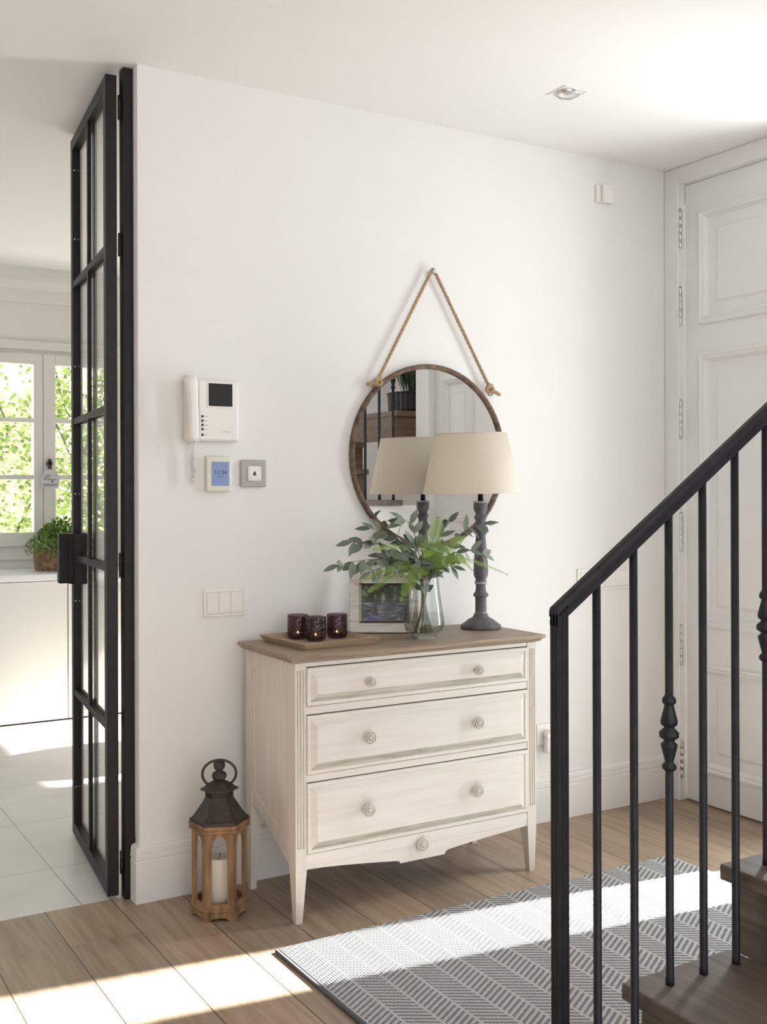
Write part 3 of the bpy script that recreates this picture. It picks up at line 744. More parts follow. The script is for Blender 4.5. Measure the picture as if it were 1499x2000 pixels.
# top with moulded edge
b = mb(M['top']); rings = []
for o_, z in ((0.0, .8178), (.012, .820), (.016, .824), (.016, .827), (.026, .832), (.028, .838), (.026, .843), (.022, .8445)):
    x0, x1, y0, y1 = -o_, DW+o_, -o_+.004, DD+.003
    rings.append([b.bm.verts.new(p) for p in ((x0, y0, z), (x1, y0, z), (x1, y1, z), (x0, y1, z))])
for a, c in zip(rings, rings[1:]):
    for i in range(4): b.bm.faces.new((a[i], a[(i+1) % 4], c[(i+1) % 4], c[i]))
b.bm.faces.new(rings[0]); b.bm.faces.new(rings[-1]); b.build('top', M['top'], ch)
ZT = .8446

# ------------------------------------------------------------------ tray and tealights
TX, TY, TR = 1.690, 3.262, R(4.5)
tr = thing('tray', 'square pale wooden tray holding three tealight glasses', 'tray', (TX, TY, ZT), TR)
b = mb(M['traywood']); P = lambda u, v, d: (u, v, d)
a = .150
b.nested(P, -a, a, -a, a, [(.016, 0), (0, .022), (.004, .023), (.018, .0045)]); b.face([(-a+.016, -a+.016, 0), (a-.016, -a+.016, 0), (a-.016, a-.016, 0), (-a+.016, a-.016, 0)])
b.build('tray_body', M['traywood'], tr)
def tealight(x, y, lab):
    t = thing('tealight_holder', lab, 'candle holder', (x, y, ZT+.0047), group='smoked tealight glasses on the tray')
    b = mb(); n = 40; prof = [(.024, 0), (.0335, .004), (.0365, .016), (.0365, .05), (.0355, .074), (.036, .081), (.0345, .082), (.0335, .075), (.0345, .05), (.0345, .018), (.030, .008), (.0, .007)]
    rg = []
    for j, (r_, z) in enumerate(prof):
        rg.append([b.bm.verts.new(((r_ + (.0007*math.sin(q*2.2+z*500)*math.sin(q*.9+j*2.0) if 0 < j < 5 else 0))*math.cos(2*math.pi*q/n), r_*math.sin(2*math.pi*q/n), z)) for q in range(n)])
    for j in range(len(rg)-1):
        for q in range(n): f = b.bm.faces.new((rg[j][q], rg[j][(q+1) % n], rg[j+1][(q+1) % n], rg[j+1][q])); f.smooth = True
    b.bm.faces.new(rg[0][::-1]); b.build('glass', M['smoke'], t)
    c = mb(); c.lathe([(.018, .0085), (.019, .009), (.019, .020), (.0175, .020), (.0175, .017)], 24); o = c.build('tealight', M['tin'], t)
    c = mb(); c.lathe([(.0172, .0135), (.0172, .0172)], 24); c.build('wax', M['wax'], o)
    c = mb(); c.lathe([(.0005, .0172), (.0028, .0190), (.0032, .0205), (.0020, .0230), (.0004, .0265)], 12); c.build('flame', M['flame'], o)
tealight(1.657, 3.362, 'smoked glass tealight at the back left of the tray')
tealight(1.683, 3.279, 'smoked glass tealight at the front of the tray')
tealight(1.783, 3.312, 'smoked glass tealight on the right of the tray beside the photo frame')

# ------------------------------------------------------------------ photo frame
def photo_mat():
    m = mat('landscape_print', (.2, .25, .2), .25)
    tc = N(m, 'ShaderNodeTexCoord'); sp = N(m, 'ShaderNodeSeparateXYZ'); L(m, tc.outputs['Object'], sp.inputs[0])
    no = N(m, 'ShaderNodeTexNoise'); no.inputs['Scale'].default_value = 45; no.inputs['Detail'].default_value = 7; L(m, tc.outputs['Object'], no.inputs['Vector'])
    mp = N(m, 'ShaderNodeMapping'); mp.inputs['Scale'].default_value = (18, 1, 90); L(m, tc.outputs['Object'], mp.inputs[0])
    n2 = N(m, 'ShaderNodeTexNoise'); n2.inputs['Scale'].default_value = 1.3; n2.inputs['Detail'].default_value = 4; L(m, mp.outputs[0], n2.inputs['Vector'])
    trees = ramp(m, no.outputs['Fac'], [(.38, (.015, .022, .012)), (.56, (.07, .09, .05)), (.72, (.32, .36, .32))])
    water = ramp(m, n2.outputs['Fac'], [(.35, (.025, .03, .035)), (.52, (.10, .11, .14)), (.72, (.40, .42, .46))])
    hz = math_node(m, 'GREATER_THAN', math_node(m, 'ADD', sp.outputs['Z'], math_node(m, 'MULTIPLY', no.outputs['Fac'], .02)), .118)
    L(m, mixc(m, hz, water, trees), bsdf(m).inputs['Base Color']); return m
M['print'] = photo_mat()
ang = math.atan2(-.131, .208)
pf = thing('photo_frame', 'whitewashed wooden photo frame standing behind the glass vase', 'photo frame', (1.897, 3.428, ZT), rot=(R(-9), 0, ang))
FWd, FH = .250, .212
b = mb(M['framewhite']); P = lambda u, v, d: (u, -d, v)
b.nested(P, 0, FWd, 0, FH, [(0, 0), (0, .020), (.003, .023), (.034, .017)], cap=False); b.box(.003, FWd-.003, 0, .004, .003, FH-.003); b.build('frame', M['framewhite'], pf)
b = mb(M['framedark']); b.nested(P, .034, FWd-.034, .034, FH-.034, [(0, .017), (0, .010), (.009, .006), (.009, .003)], mats=[[M['framedark'], M['framedark'], M['framedark'], M['frameliner']]]*3, cap=False); b.build('rebate', M['framedark'], pf)
b = mb(M['print']); b.box(.04, FWd-.04, -.0035, -.002, .04, FH-.04); b.build('print', M['print'], pf)
# small figure in the print
mblue = nm('print_blue', (.05, .055, .14), (.16, .17, .36), .3, nscale=60); mskin = nm('print_dark', (.02, .017, .017), (.10, .08, .07), .3, nscale=70)
b = mb(); b.prism([(.058, .0405), (.118, .0405), (.114, .052), (.104, .064), (.094, .070), (.080, .068), (.070, .058), (.062, .050)], -.004, -.0036, 'XZ', m=mblue)
b.prism([(.082, .064), (.099, .060), (.104, .070), (.101, .080), (.098, .092), (.090, .098), (.081, .094), (.077, .084), (.078, .073)], -.0044, -.004, 'XZ', m=mskin); b.build('printed_figure', mblue, pf)
b = mb(); b.box(FWd*.5-.03, FWd*.5+.03, .002, .008, .0, .14); b.build('easel_back', M['framedark'], pf)

# ------------------------------------------------------------------ vase with water
VX, VY = 2.052, 3.172
va = thing('vase', 'clear glass belly vase with water on the chest of drawers', 'vase', (VX, VY, ZT))
outer = [(.044, 0), (.046, .004), (.045, .011), (.050, .013), (.064, .026), (.0715, .046), (.071, .062), (.066, .095), (.059, .14), (.0535, .185), (.0525, .210), (.0545, .222)]
inner = [(.0520, .222), (.0500, .208), (.0510, .184), (.0565, .14), (.0635, .095), (.0685, .062), (.0690, .048), (.062, .030), (.046, .019), (.0, .017)]
b = mb(); b.lathe(outer + inner, 56, caps=False); f = b.bm.faces.new([v for v in b.bm.verts[:56]]); b.build('glass', M['vaseglass'], va)
b = mb(); b.lathe([(.001, .0175), (.045, .0195), (.061, .0305), (.0680, .048), (.0677, .062), (.0645, .085), (.001, .085)], 48, caps=False); b.build('water', M['water'], va)

# ------------------------------------------------------------------ bouquet
BG = 'eucalyptus branches in the glass vase'; FG = 'fern fronds in the glass vase'
def branch(lab, pts, base, nl, ln, seed):
    r_ = random.Random(seed)
    t = thing('eucalyptus_branch', lab, 'branch', (VX, VY, ZT), group=BG)
    path = bez([base, (base[0]*.3, base[1]*.3, .10), *pts], 8)
    b = mb(); n = len(path); b.tube(path, [.0024*(1-.65*i/n) for i in range(n)], 6); b.build('stem', M['stem'], t)
    b = mb(); st_ = int(n*.38); nl = int(nl*1.35)
    for k in range(nl):
        i = st_ + int((n-2-st_)*k/max(1, nl-1)); p = path[i]; tg = (path[i+1]-path[i-1]).normalized()
        for sd_ in (1, -1):
            az = r_.uniform(0, 6.28)
            sdv = tg.orthogonal().normalized(); sdv = Matrix.Rotation(az, 3, tg) @ sdv
            d = tg*r_.uniform(.35, .9) + sdv*.85*sd_ + Vector((0, 0, r_.uniform(-.35, .15)))
            leaf_quad(b, p, d, Vector((r_.uniform(-.6, .6), -.8, r_.uniform(.2, 1))), ln*r_.uniform(.95, 1.4), ln*r_.uniform(.42, .58), .12, None, r_.uniform(0, .25))
    p = path[-1]; tg = (path[-1]-path[-3]).normalized()
    leaf_quad(b, p, tg + Vector((0, 0, -.2)), Vector((0, -1, .5)), ln*1.15, ln*.38, .12, None, .1)
    b.build('leaves', M['euc'], t, recalc=False)
branch('eucalyptus branch reaching furthest left towards the tealights', [(-.02, -.01, .225), (-.11, -.03, .275), (-.25, -.045, .283), (-.36, -.04, .270)], (.015, .01, .02), 7, .050, 1)
branch('eucalyptus branch arching left above the photo frame', [(-.02, .0, .225), (-.09, .01, .30), (-.19, .02, .335), (-.27, .03, .340)], (.03, -.01, .02), 8, .052, 2)
branch('eucalyptus branch rising left towards the mirror rim', [(-.01, .01, .225), (-.06, .02, .32), (-.13, .03, .37), (-.19, .04, .385)], (-.02, .02, .02), 6, .050, 3)
branch('eucalyptus sprig standing up in front of the reflected lamp', [(0, .01, .225), (-.015, .02, .32), (-.035, .02, .385), (-.07, .02, .415)], (.02, .02, .02), 5, .052, 4)
branch('eucalyptus branch reaching right across the lamp column', [(.02, .0, .225), (.08, -.01, .31), (.17, -.02, .375), (.245, -.02, .395)], (-.03, 0, .02), 8, .048, 5)
branch('eucalyptus branch leaning right below the lamp cup', [(.02, -.01, .225), (.09, -.02, .285), (.17, -.03, .30), (.235, -.035, .285)], (-.02, -.02, .02), 7, .046, 6)
branch('eucalyptus sprig pointing up right of the fern', [(.015, .01, .225), (.06, .02, .31), (.10, .03, .37), (.13, .03, .405)], (-.01, .03, .02), 5, .046, 7)
branch('low eucalyptus branch hanging left over the photo frame', [(-.02, -.02, .222), (-.09, -.05, .255), (-.18, -.06, .262), (-.25, -.065, .245)], (.02, -.02, .02), 7, .046, 8)
branch('leafy eucalyptus sprig low behind the ferns on the left', [(-.015, .02, .222), (-.07, .03, .27), (-.14, .04, .29)], (.02, .03, .02), 6, .050, 21)
branch('leafy eucalyptus sprig behind the ferns on the right', [(.015, .03, .222), (.05, .05, .28), (.10, .06, .30)], (-.02, .03, .02), 6, .048, 22)
branch('eucalyptus sprig in the heart of the bouquet', [(-.005, .01, .222), (-.03, .0, .29), (-.055, -.01, .335)], (.01, .03, .02), 6, .050, 23)
branch('short leafy eucalyptus sprig at the front of the vase mouth', [(0, -.02, .22), (-.03, -.05, .26), (-.06, -.075, .275)], (.0, -.03, .02), 5, .050, 9)
branch('short eucalyptus sprig over the right rim of the vase', [(.01, -.01, .22), (.05, -.03, .25), (.085, -.05, .25)], (-.025, .01, .02), 5, .046, 10)
def frond(lab, pts, base, w, seed):
    r_ = random.Random(seed)
    t = thing('fern_frond', lab, 'fern', (VX, VY, ZT), group=FG)
    path = bez([base, (base[0]*.3, base[1]*.3, .10), *pts], 10); n = len(path)
    b = mb(); b.tube(path, [.0014*(1-.6*i/n) for i in range(n)], 5); b.build('stem', M['stem'], t)
    b = mb(); st_ = int(n*.42); cnt = 27
    side0 = None
    for k in range(cnt):
        f = k/(cnt-1); i = min(n-2, st_ + int((n-2-st_)*f)); p = path[i]; tg = (path[i+1]-path[i-1]).normalized()
        nu = Vector((0, -.55, 1)); sd_ = tg.cross(nu).normalized()
        L_ = w*(1-f)**.75*(.55 + .45*min(1, f*5)) + .004
        for s_ in (1, -1):
            d = (sd_*s_ + tg*.75 + Vector((0, 0, r_.uniform(-.15, .05)))).normalized()
            nn = d.cross(tg).normalized()
            # feathery pinna: fine leaflets along it
            m_ = max(3, int(L_/.0052))
            for q in range(m_):
                g = q/m_; pp_ = p + d*L_*g; sv = d.cross(nn).normalized(); l2 = .0115*(1-g)+.004
                for s2 in (1, -1):
                    e = pp_ + (sv*s2*.75 + d).normalized()*l2; wv = d*.0014
                    b.bm.faces.new([b.bm.verts.new(v) for v in (pp_-wv, pp_+wv, e)])
    b.build('leaflets', M['fern'], t, recalc=False)
frond('fern frond drooping furthest left over the photo frame corner', [(-.03, -.03, .232), (-.12, -.07, .262), (-.22, -.09, .245), (-.315, -.10, .215)], (.01, -.02, .02), .040, 1)
frond('fern frond hanging left with its tip below the others', [(-.03, -.03, .230), (-.12, -.07, .245), (-.21, -.09, .215), (-.30, -.10, .172)], (.02, -.01, .02), .035, 2)
frond('bright fern frond hanging down in front of the photo', [(-.02, -.04, .235), (-.07, -.08, .245), (-.125, -.10, .205), (-.155, -.105, .150)], (.0, -.02, .02), .055, 3)
frond('long fern frond lying level to the left among eucalyptus leaves', [(-.02, -.02, .235), (-.09, -.05, .31), (-.17, -.06, .325), (-.24, -.065, .318)], (.02, .0, .02), .045, 4)
frond('upright bright fern frond in front of the mirror', [(.005, .0, .225), (.02, -.01, .31), (.045, -.005, .37), (.06, .0, .42)], (-.01, .0, .02), .060, 5)
frond('fern frond spreading right in front of the lamp column', [(.02, -.03, .232), (.11, -.06, .275), (.21, -.07, .250), (.31, -.075, .212)], (-.02, -.01, .02), .045, 6)
frond('bright fern frond curling over the front rim of the vase', [(.01, -.04, .232), (.05, -.08, .275), (.09, -.10, .275), (.13, -.11, .235)], (-.01, -.02, .02), .065, 7)
frond('wide bright fern frond at the centre of the bouquet', [(0, -.03, .232), (-.01, -.07, .29), (-.035, -.10, .31), (-.075, -.12, .29)], (.0, -.01, .02), .065, 8)
frond('short fern frond tilting up and right', [(.01, -.02, .232), (.06, -.04, .30), (.10, -.05, .335), (.135, -.05, .35)], (-.02, .02, .02), .050, 9)

# ------------------------------------------------------------------ table lamp
lp = thing('table_lamp', 'grey turned wooden table lamp with a cream tapered shade', 'lamp', (2.375, 3.281, ZT))
K = .00191
def zl(y): return 1.35 - (y-962.7)*K - ZT
pr = [(.072, 0), (.0748, .003), (.0748, .012), (.071, .016), (.060, .024), (.056, .026), (.048, .034), (.034, .040), (.030, .044), (.028, .048), (.0235, .056), (.024, .059), (.021, .061), (.0208, .115), (.024, .119), (.028, .121), (.0285, .127), (.026, .131), (.021, .136), (.0185, .15), (.018, .16), (.0215, .166), (.0235, .169), (.0235, .174), (.0195, .177), (.0195, .184), (.022, .188), (.0262, .198), (.0272, .215), (.0265, .235), (.0225, .29), (.0195, .325), (.018, .345), (.0235, .355), (.0285, .366), (.0285, .374), (.023, .380), (.0185, .392), (.0185, .400), (.0225, .410), (.0245, .414), (.0225, .419), (.0190, .422), (.0190, .431), (.0235, .436), (.0262, .445), (.0262, .465), (.0275, .468), (.0275, .474), (.010, .475)]
b = mb(M['lampgrey']); edges = {3, 11, 12, 16, 21, 22, 24, 40, 42, 43, 47}
b.lathe(pr, 40, matf=lambda j: M['lampline'] if j in edges and abs(pr[j][0]-pr[j+1][0]) + abs(pr[j][1]-pr[j+1][1]) < .0062 else M['lampgrey']); b.build('column', M['lampgrey'], lp)
b = mb(); b.lathe([(.0098, .4745), (.0098, .512), (.014, .515), (.014, .56), (.006, .562), (.006, .60)], 20); b.build('lamp_holder', M['rail'], lp)
sh = []
b = mb(); n = 64; z0, z1, rb, rt_ = 1.348-ZT, 1.568-ZT, .181, .134
b.lathe([(rb, z0), (rt_, z1), (rt_-.002, z1), (rb-.002, z0), (rb, z0)], n, caps=False)
o = b.build('lamp_shade', M['shade'], lp, loc=(-.031, 0, 0), rot=(0, R(-1.0), 0))
b = mb()
for a in range(3): b.tube([(0, 0, z1-.02), (.131*math.cos(a*2.094), .131*math.sin(a*2.094), z1-.012)], .0015, 5)
b.tube([(0, 0, .60), (-.0, 0, z1-.018)], .004, 8); b.build('shade_spider', M['rail'], o)
for rr, z in ((rb, z0), (rt_, z1)):
    b = mb(); b.tube([((rr-.0005)*math.cos(2*math.pi*k/64), (rr-.0005)*math.sin(2*math.pi*k/64), z) for k in range(64)], .0016, 6, close=True); b.build('shade_trim', M['shade'], o)

# ------------------------------------------------------------------ mirror on a rope
MX, MZ, MR = 2.281, 1.490, .352
mi = thing('round_mirror', 'round mirror in a rusty iron rim hanging by a rope on the wall', 'mirror', (MX, YW, MZ))
b = mb(); n = 96; ring = []
prf = [(MR-.003, -.002), (MR, -.006), (MR, -.021), (MR-.003, -.025), (MR-.008, -.0255), (MR-.0155, -.023), (MR-.017, -.020), (MR-.018, -.012), (MR-.018, -.004), (MR-.003, -.002)]
b.lathe(prf, n, axis='Y', caps=False); b.build('rim', M['rust'], mi)
b = mb(); b.lathe([(MR-.0185, -.006), (MR-.0185, -.0125)], n, axis='Y'); b.build('mirror_glass', M['mirror'], mi)
nail = (2.290-MX, -.022, 2.205-MZ)
KL, KR = (2.040-MX, -.026, 1.768-MZ), (2.553-MX, -.026, 1.767-MZ)
b = mb(); b.lathe([(.004, 0), (.004, -.03), (.008, -.031), (.008, -.034), (.003, -.035)], 12, axis='Y', at=(nail[0], 0, nail[2]-.008)); b.build('nail', M['chrome'], mi)
def rope(b, A, B, r=.0062, twist=70):
    A, B = Vector(A), Vector(B); ln = (B-A).length; d = (B-A)/ln; s_ = d.cross(Vector((0, 1, 0))).normalized(); q = d.cross(s_)
    n = max(8, int(ln*260))
    for k in range(3):
        b.tube([A + d*ln*i/n + (s_*math.cos(twist*ln*i/n*1.6 + k*2.094) + q*math.sin(twist*ln*i/n*1.6 + k*2.094))*r*.48 for i in range(n+1)], r*.62, 6)
b = mb(); rope(b, KL, (nail[0]-.004, nail[1], nail[2])); rope(b, (nail[0]+.004, nail[1], nail[2]), KR)
b.tube(bez([(nail[0]-.010, nail[1], nail[2]-.016), (nail[0], nail[1], nail[2]+.002), (nail[0]+.010, nail[1], nail[2]-.016)], 5), .0062, 8)
for Kp, tail in ((KL, (-.045, -.002, -.016)), (KR, (.050, -.002, -.028))):
    kp = Vector(Kp)
    b.tube([kp + Vector((.013*math.cos(a), .006*math.sin(2*a)-.004, .014*math.sin(a)-.005)) for a in [2*math.pi*i/16 for i in range(16)]], .0068, 8, close=True)
    b.tube([kp + Vector((.010*math.sin(a), .010*math.cos(a), .002+.004*math.sin(a))) for a in [2*math.pi*i/14 for i in range(14)]], .0066, 8, close=True)
    rope(b, kp + Vector((0, -.004, -.008)), kp + Vector(tail), .0072)
b.build('rope', M['rope'], mi)
for cx, s_ in ((2.033-MX, -1), (2.560-MX, 1)):
    b = mb(); c = Vector((cx, -.022, 1.748-MZ))
    b.tube([c + Vector((.013*math.cos(a), .0, .013*math.sin(a))) for a in [2*math.pi*i/20 for i in range(20)]], .0022, 6, close=True); b.build('hanging_ring', M['rust'], mi)

# ------------------------------------------------------------------ things on the wall
# video intercom
ic = thing('video_intercom', 'white video door phone with handset and dark screen on the wall', 'intercom', (1.33, YW, 1.527))
b = mb(); b.box(.0, .150, -.036, 0, 0, .208, .006, seg=3); b.box(.004, .146, -.040, -.030, .004, .204, .004, seg=2)
b.build('body', M['plastic'], ic)
b = mb(); b.box(.032, .128, -.0425, -.038, .112, .202, .002, M['plastic']); b.box(.037, .123, -.0435, -.041, .119, .196, m=M['screen']); b.build('screen', M['screen'], ic)
b = mb()
# handset: thick grip, wider at both ends, bowing away from the wall
hs = []
for k in range(15):
    t = k/14; z = -.004 + .218*t; y = -.058 - .020*math.sin(math.pi*t); w = .0165 + .003*abs(2*t-1)**3; d = .016 + .010*abs(2*t-1)**2
    xo = -.036 + .010*(1-t)**1.6
    hs.append([b.bm.verts.new((xo + w*math.copysign(abs(math.cos(a))**.6, math.cos(a)), y + d*math.copysign(abs(math.sin(a))**.6, math.sin(a)), z)) for a in [2*math.pi*q/20 for q in range(20)]])
for r0, r1 in zip(hs, hs[1:]):
    for q in range(20): f = b.bm.faces.new((r0[q], r0[(q+1) % 20], r1[(q+1) % 20], r1[q])); f.smooth = True
b.bm.faces.new(hs[0]); b.bm.faces.new(hs[-1]); b.build('handset', M['plastic'], ic)
b = mb(); b.box(-.040, .002, -.040, 0, .0, .208, .006, seg=2); b.build('cradle', M['plastic'], ic)
for i, z in enumerate((.083, .0685, .054, .0395, .021)):
    b = mb(); b.lathe([(.0045, -.039), (.0045, -.0425), (.003, -.0435)], 14, axis='Y', at=(.015, 0, z)); b.build('button', M['ink'], ic)
    b = mb(); b.box(.024, .034, -.0404, -.0398, z-.002, z+.002); b.build('button_symbol', M['faint'], ic)
b = mb(); b.box(.088, .118, -.0404, -.0399, .031, .035); b.build('maker_mark', M['faint'], ic)
b = mb(); b.lathe([(.005, -.074), (.004, -.0755)], 12, axis='Y', at=(-.012, 0, .022)); b.build('handset_mark', M['faint'], ic)
b = mb(); pts = [(-.026, -.05, .0), (-.03, -.04, -.02), (-.034, -.025, -.035)]
b.tube(bez([(-.014, -.05, .0), (-.016, -.045, -.02), (-.014, -.035, -.04)], 5), .003, 6)
hel = []
for k in range(16*12+1):
    a = 2*math.pi*k/12; t = k/(16*12); hel.append((-.014 + .002*t + .0065*math.cos(a), -.028 + .0065*math.sin(a), -.04 - .098*t))
b.tube(hel, .0022, 5); b.tube(bez([hel[-1], (-.020, -.025, -.145), (-.027, -.02, -.13), (-.031, -.018, -.07), (-.028, -.022, -.02), (-.02, -.03, .002)], 6), .0024, 6); b.build('coiled_cord', M['plastic'], ic)
# thermostat
th = thing('thermostat', 'cream wall thermostat with a blue screen below the intercom', 'thermostat', (1.368, YW, 1.356))
b = mb(); b.box(0, .089, -.022, 0, 0, .121, .004, seg=2); b.build('housing', M['offplastic'], th)
b = mb(); b.box(.017, .080, -.0232, -.0215, .020, .102); b.build('screen', M['lcd'], th)
text_mesh('clock_digits', '11:34', .021, M['lcdink'], th, (.049, -.0234, .066), (R(90), 0, 0))
b = mb(); b.box(.037, .061, -.0236, -.0231, .051, .0525); b.build('status_line', M['lcdink'], th)
# keypad dial
sq = thing('alarm_switch', 'square grey wall plate with a white icon button in the middle', 'switch', (1.545, YW, 1.419))
b = mb(); b.box(-.0485, .0485, -.014, 0, -.0475, .0475, .006, seg=3); b.build('plate', M['greyplastic'], sq)
b = mb(); b.box(-.024, .027, -.019, -.012, -.026, .026, .005, seg=2); b.build('button', M['plastic'], sq)
b = mb(); b.prism([(-.006, -.007), (.008, -.007), (.006, -.002), (.004, .006), (.001, .008), (-.003, .004)], -.0196, -.0188, 'XZ'); b.build('bell_symbol', M['ink'], sq)
for x0, x1, z0, z1 in ((-.018, -.012, .015, .016), (-.018, -.017, .011, .016), (.014, .020, .015, .016), (.019, .020, .011, .016), (-.016, -.010, -.018, -.014), (.013, .018, -.018, -.016), (.013, .014, -.018, -.012)):
    b = mb(); b.box(x0, x1, -.0195, -.0188, z0, z1); b.build('icon_mark', M['greyplastic'], sq)
# three-gang switch
sw = thing('light_switch', 'wide white light switch with three rockers beside the chest', 'switch', (1.360, YW, .927))
b = mb(); b.nested(lambda u, v, d: (u, -d, v), 0, .154, 0, .095, [(0, 0), (0, .007), (.003, .009), (.010, .009), (.011, .007)]); b.build('plate', M['plastic'], sw)
for x0, x1 in ((.0118, .0545), (.0555, .098), (.099, .1422)):
    b = mb(); b.box(x0, x1, -.0108, -.0072, .0118, .0832, .001); b.build('rocker', M['plastic'], sw)
# plate behind the railing
vt = thing('wall_plate', 'long white blank wall plate behind the stair railing', 'wall plate', (3.022, YW, .935))
b = mb(); b.nested(lambda u, v, d: (u, -d, v), 0, .292, 0, .092, [(0, 0), (0, .007), (.003, .009), (.011, .009), (.012, .007)]); b.build('plate', M['plastic'], vt)
for x0, x1 in ((.013, .145), (.147, .279)):
    b = mb(); b.box(x0, x1, -.0105, -.0072, .013, .079, .001); b.build('rocker', M['plastic'], vt)
# power outlet with plug
ot = thing('power_outlet', 'white power outlet with a plug low on the wall right of the chest', 'outlet', (2.800, YW, .315))
b = mb(); b.box(0, .085, -.010, 0, 0, .086, .003, seg=2); b.build('plate', M['plastic'], ot)
b = mb(); b.lathe([(.020, -.009), (.020, -.040), (.017, -.045)], 24, axis='Y', at=(.046, 0, .043)); b.box(.030, .062, -.040, -.012, -.030, .03, .006, seg=2); b.build('plug', M['plastic'], ot)
# sensor
se = thing('wall_sensor', 'small white sensor box high on the wall near the front door', 'sensor', (3.130, YW, 2.582))
b = mb(); b.box(0, .082, -.012, 0, 0, .073, .002, M['plastic']); b.build('back_plate', M['plastic'], se)
b = mb(); b.box(.024, .082, -.030, -.0122, .0, .073, .003, seg=2); b.build('cover', M['plastic'], se)

# ------------------------------------------------------------------ recessed ceiling spotlight
sp_ = thing('ceiling_spotlight', 'square white recessed spotlight in the ceiling', 'ceiling light', (2.535, 2.970, H))
b = mb(); P = lambda u, v, d: (u, v, -d)
b.nested(P, -.054, .054, -.054, .054, [(0, 0), (0, .003), (.004, .004), (.008, .001)], cap=False)
b.nested(P, -.046, .046, -.046, .046, [(0, .001), (.001, .0012)]); b.build('bezel', M['plastic'], sp_)
b = mb(); b.lathe([(.041, -.001), (.041, -.010), (.037, -.012), (.030, -.008)], 40, caps=False); b.build('gimbal_ring', M['chrome'], sp_)
b = mb(); b.lathe([(.030, -.008), (.016, -.0035)], 32, caps=False); b.build('reflector', M['plastic'], sp_)
b = mb(); b.lathe([(.016, -.0030), (.016, -.0036)], 24); b.build('lens', M['lens'], sp_)

# ------------------------------------------------------------------ candle lantern
la = thing('candle_lantern', 'hexagonal wooden candle lantern with a dark metal roof on the floor', 'lantern', (1.331, 3.276, 0), math.atan2(.3762, -.9265) + math.pi/2 - math.pi/2)
dirx = math.atan2(-.9265, -.3762)          # direction towards the camera
la.rotation_euler = (0, 0, dirx)            # local +x faces the camera
def hexr(R_, z, b): return [b.bm.verts.new((R_*math.cos(R(60*k+30)), R_*math.sin(R(60*k+30)), z)) for k in range(6)]
def hexloft(prof, m):
    b = mb(m); rg = [hexr(r_, z, b) for r_, z in prof]
    for a, c in zip(rg, rg[1:]):
        for i in range(6): b.bm.faces.new((a[i], a[(i+1) % 6], c[(i+1) % 6], c[i]))
    b.bm.faces.new(rg[0]); b.bm.faces.new(rg[-1]); return b
AP = math.cos(R(30))
b = hexloft([(.090, .0265), (.0945, .028), (.0945, .032), (.089, .036), (.0, .036)], M['lantwood'])
# scalloped skirt: one board per side
def side_board(b, R_, poly_fn, th, holes_fn=None):
    for k in range(6):
        a = R(60*k + 60); ap = R_*AP; hw_ = R_*.5
        t_ = MB(); t_.prism(poly_fn(hw_), ap-th, ap, 'YZ', holes=holes_fn(hw_) if holes_fn else ())
        bm_ = t_.bm; bmesh.ops.rotate(bm_, cent=(0, 0, 0), matrix=Matrix.Rotation(a, 3, 'Z'), verts=bm_.verts)
        b.merge(bm_)
def skirt(h_):
    p = [(-h_, 0), (-h_*.62, 0), (-h_*.52, .006), (-h_*.40, .008)] + [(h_*.40*(2*t-1), .008 + .002*math.sin(math.pi*t)) for t in (.25, .5, .75)] + [(h_*.40, .008), (h_*.52, .006), (h_*.62, 0), (h_, 0), (h_, .0265), (-h_, .0265)]
    return p
side_board(b, .0945, skirt, .012)
b.build('base', M['lantwood'], la)
b = mb(M['lantwood'])
ZB, ZTp = .036, .273
side_board(b, .0885, lambda h_: [(-h_, ZB), (h_, ZB), (h_, ZTp), (-h_, ZTp)], .009,
           lambda h_: [[(-h_*.55, ZB+.016), (h_*.55, ZB+.016), (h_*.55, .228), (h_*.50, .232)] + [(h_*.48*math.cos(math.pi*t/12), .241 + .023*math.sin(math.pi*t/12)) for t in range(0, 13)] + [(-h_*.50, .232), (-h_*.55, .228)]])
b.build('arched_body', M['lantwood'], la)
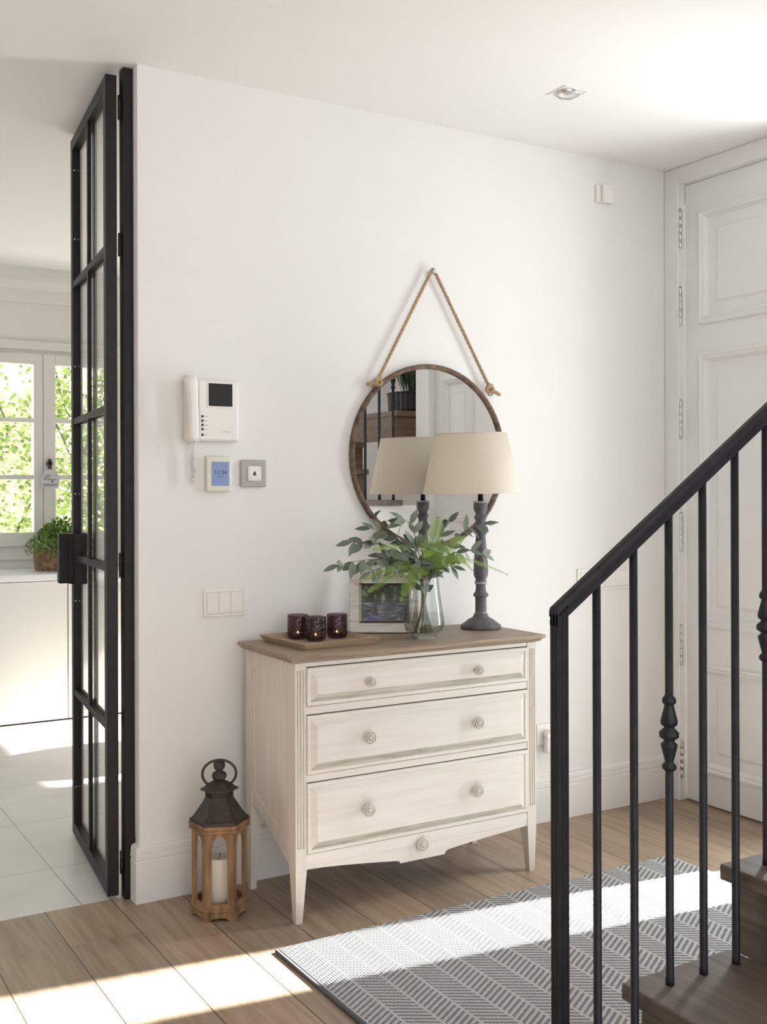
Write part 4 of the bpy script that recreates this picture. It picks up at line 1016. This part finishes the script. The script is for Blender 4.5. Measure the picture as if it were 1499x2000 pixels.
hexloft([(.0885, .2735), (.0965, .276), (.0985, .284), (.0955, .2855), (.096, .289), (.0985, .291), (.098, .298), (.090, .300), (.0, .300)], M['lantwood']).build('cornice', M['lantwood'], la)
b = hexloft([(.0955, .3005), (.0945, .308), (.087, .312), (.075, .327), (.061, .347), (.051, .362), (.0462, .371), (.045, .374), (.045, .390), (.044, .392)], M['lantdark'])
rg = b.bm
b.build('roof', M['lantdark'], la)
b = mb(M['gapdark'])
for k in range(6):
    for q in range(-2, 3):
        a = R(60*k+60); ap = .0455*AP + .0006; t_ = MB(); t_.box(ap-.001, ap+.0002, q*.0078-.0022, q*.0078+.0022, .3745, .388)
        bmesh.ops.rotate(t_.bm, cent=(0, 0, 0), matrix=Matrix.Rotation(a, 3, 'Z'), verts=t_.bm.verts); b.merge(t_.bm, M['gapdark'])
b.build('vent_slots', M['gapdark'], la)
hexloft([(.042, .391), (.062, .397), (.060, .401), (.048, .407), (.038, .416), (.022, .424), (.014, .427)], M['lantdark']).build('chimney_cap', M['lantdark'], la)
b = mb(M['lantdark']); b.lathe([(.012, .425), (.0215, .431), (.0245, .440), (.0215, .449), (.011, .455), (.010, .457), (.0165, .463), (.0195, .473), (.0165, .484), (.008, .490), (.002, .491)], 28); b.build('finial', M['lantdark'], la)
b = mb(M['lantdark']); b.tube([(.004, .054*math.cos(a), .447 + .044*math.sin(a)) for a in [R(-58 + (296)*i/40) for i in range(41)]], .0042, 8); b.build('ring_handle', M['lantdark'], la)
cn = thing('pillar_candle', 'ivory pillar candle standing inside the lantern', 'candle', (1.331, 3.276, .0365))
b = mb(); b.lathe([(.0355, 0), (.037, .003), (.037, .138), (.035, .143), (.028, .141), (.006, .137)], 36); b.build('wax', M['wax'], cn)
b = mb(); b.tube([(0, 0, .136), (.001, 0, .148), (.003, .001, .154)], .0012, 6); b.build('wick', M['ink'], cn)

# smooth shading by angle for moulded pieces
for o in bpy.data.objects:
    if o.type == 'MESH' and o.name.split('.')[0] in ('baseboard_back', 'handrail', 'trim_3'):
        pass
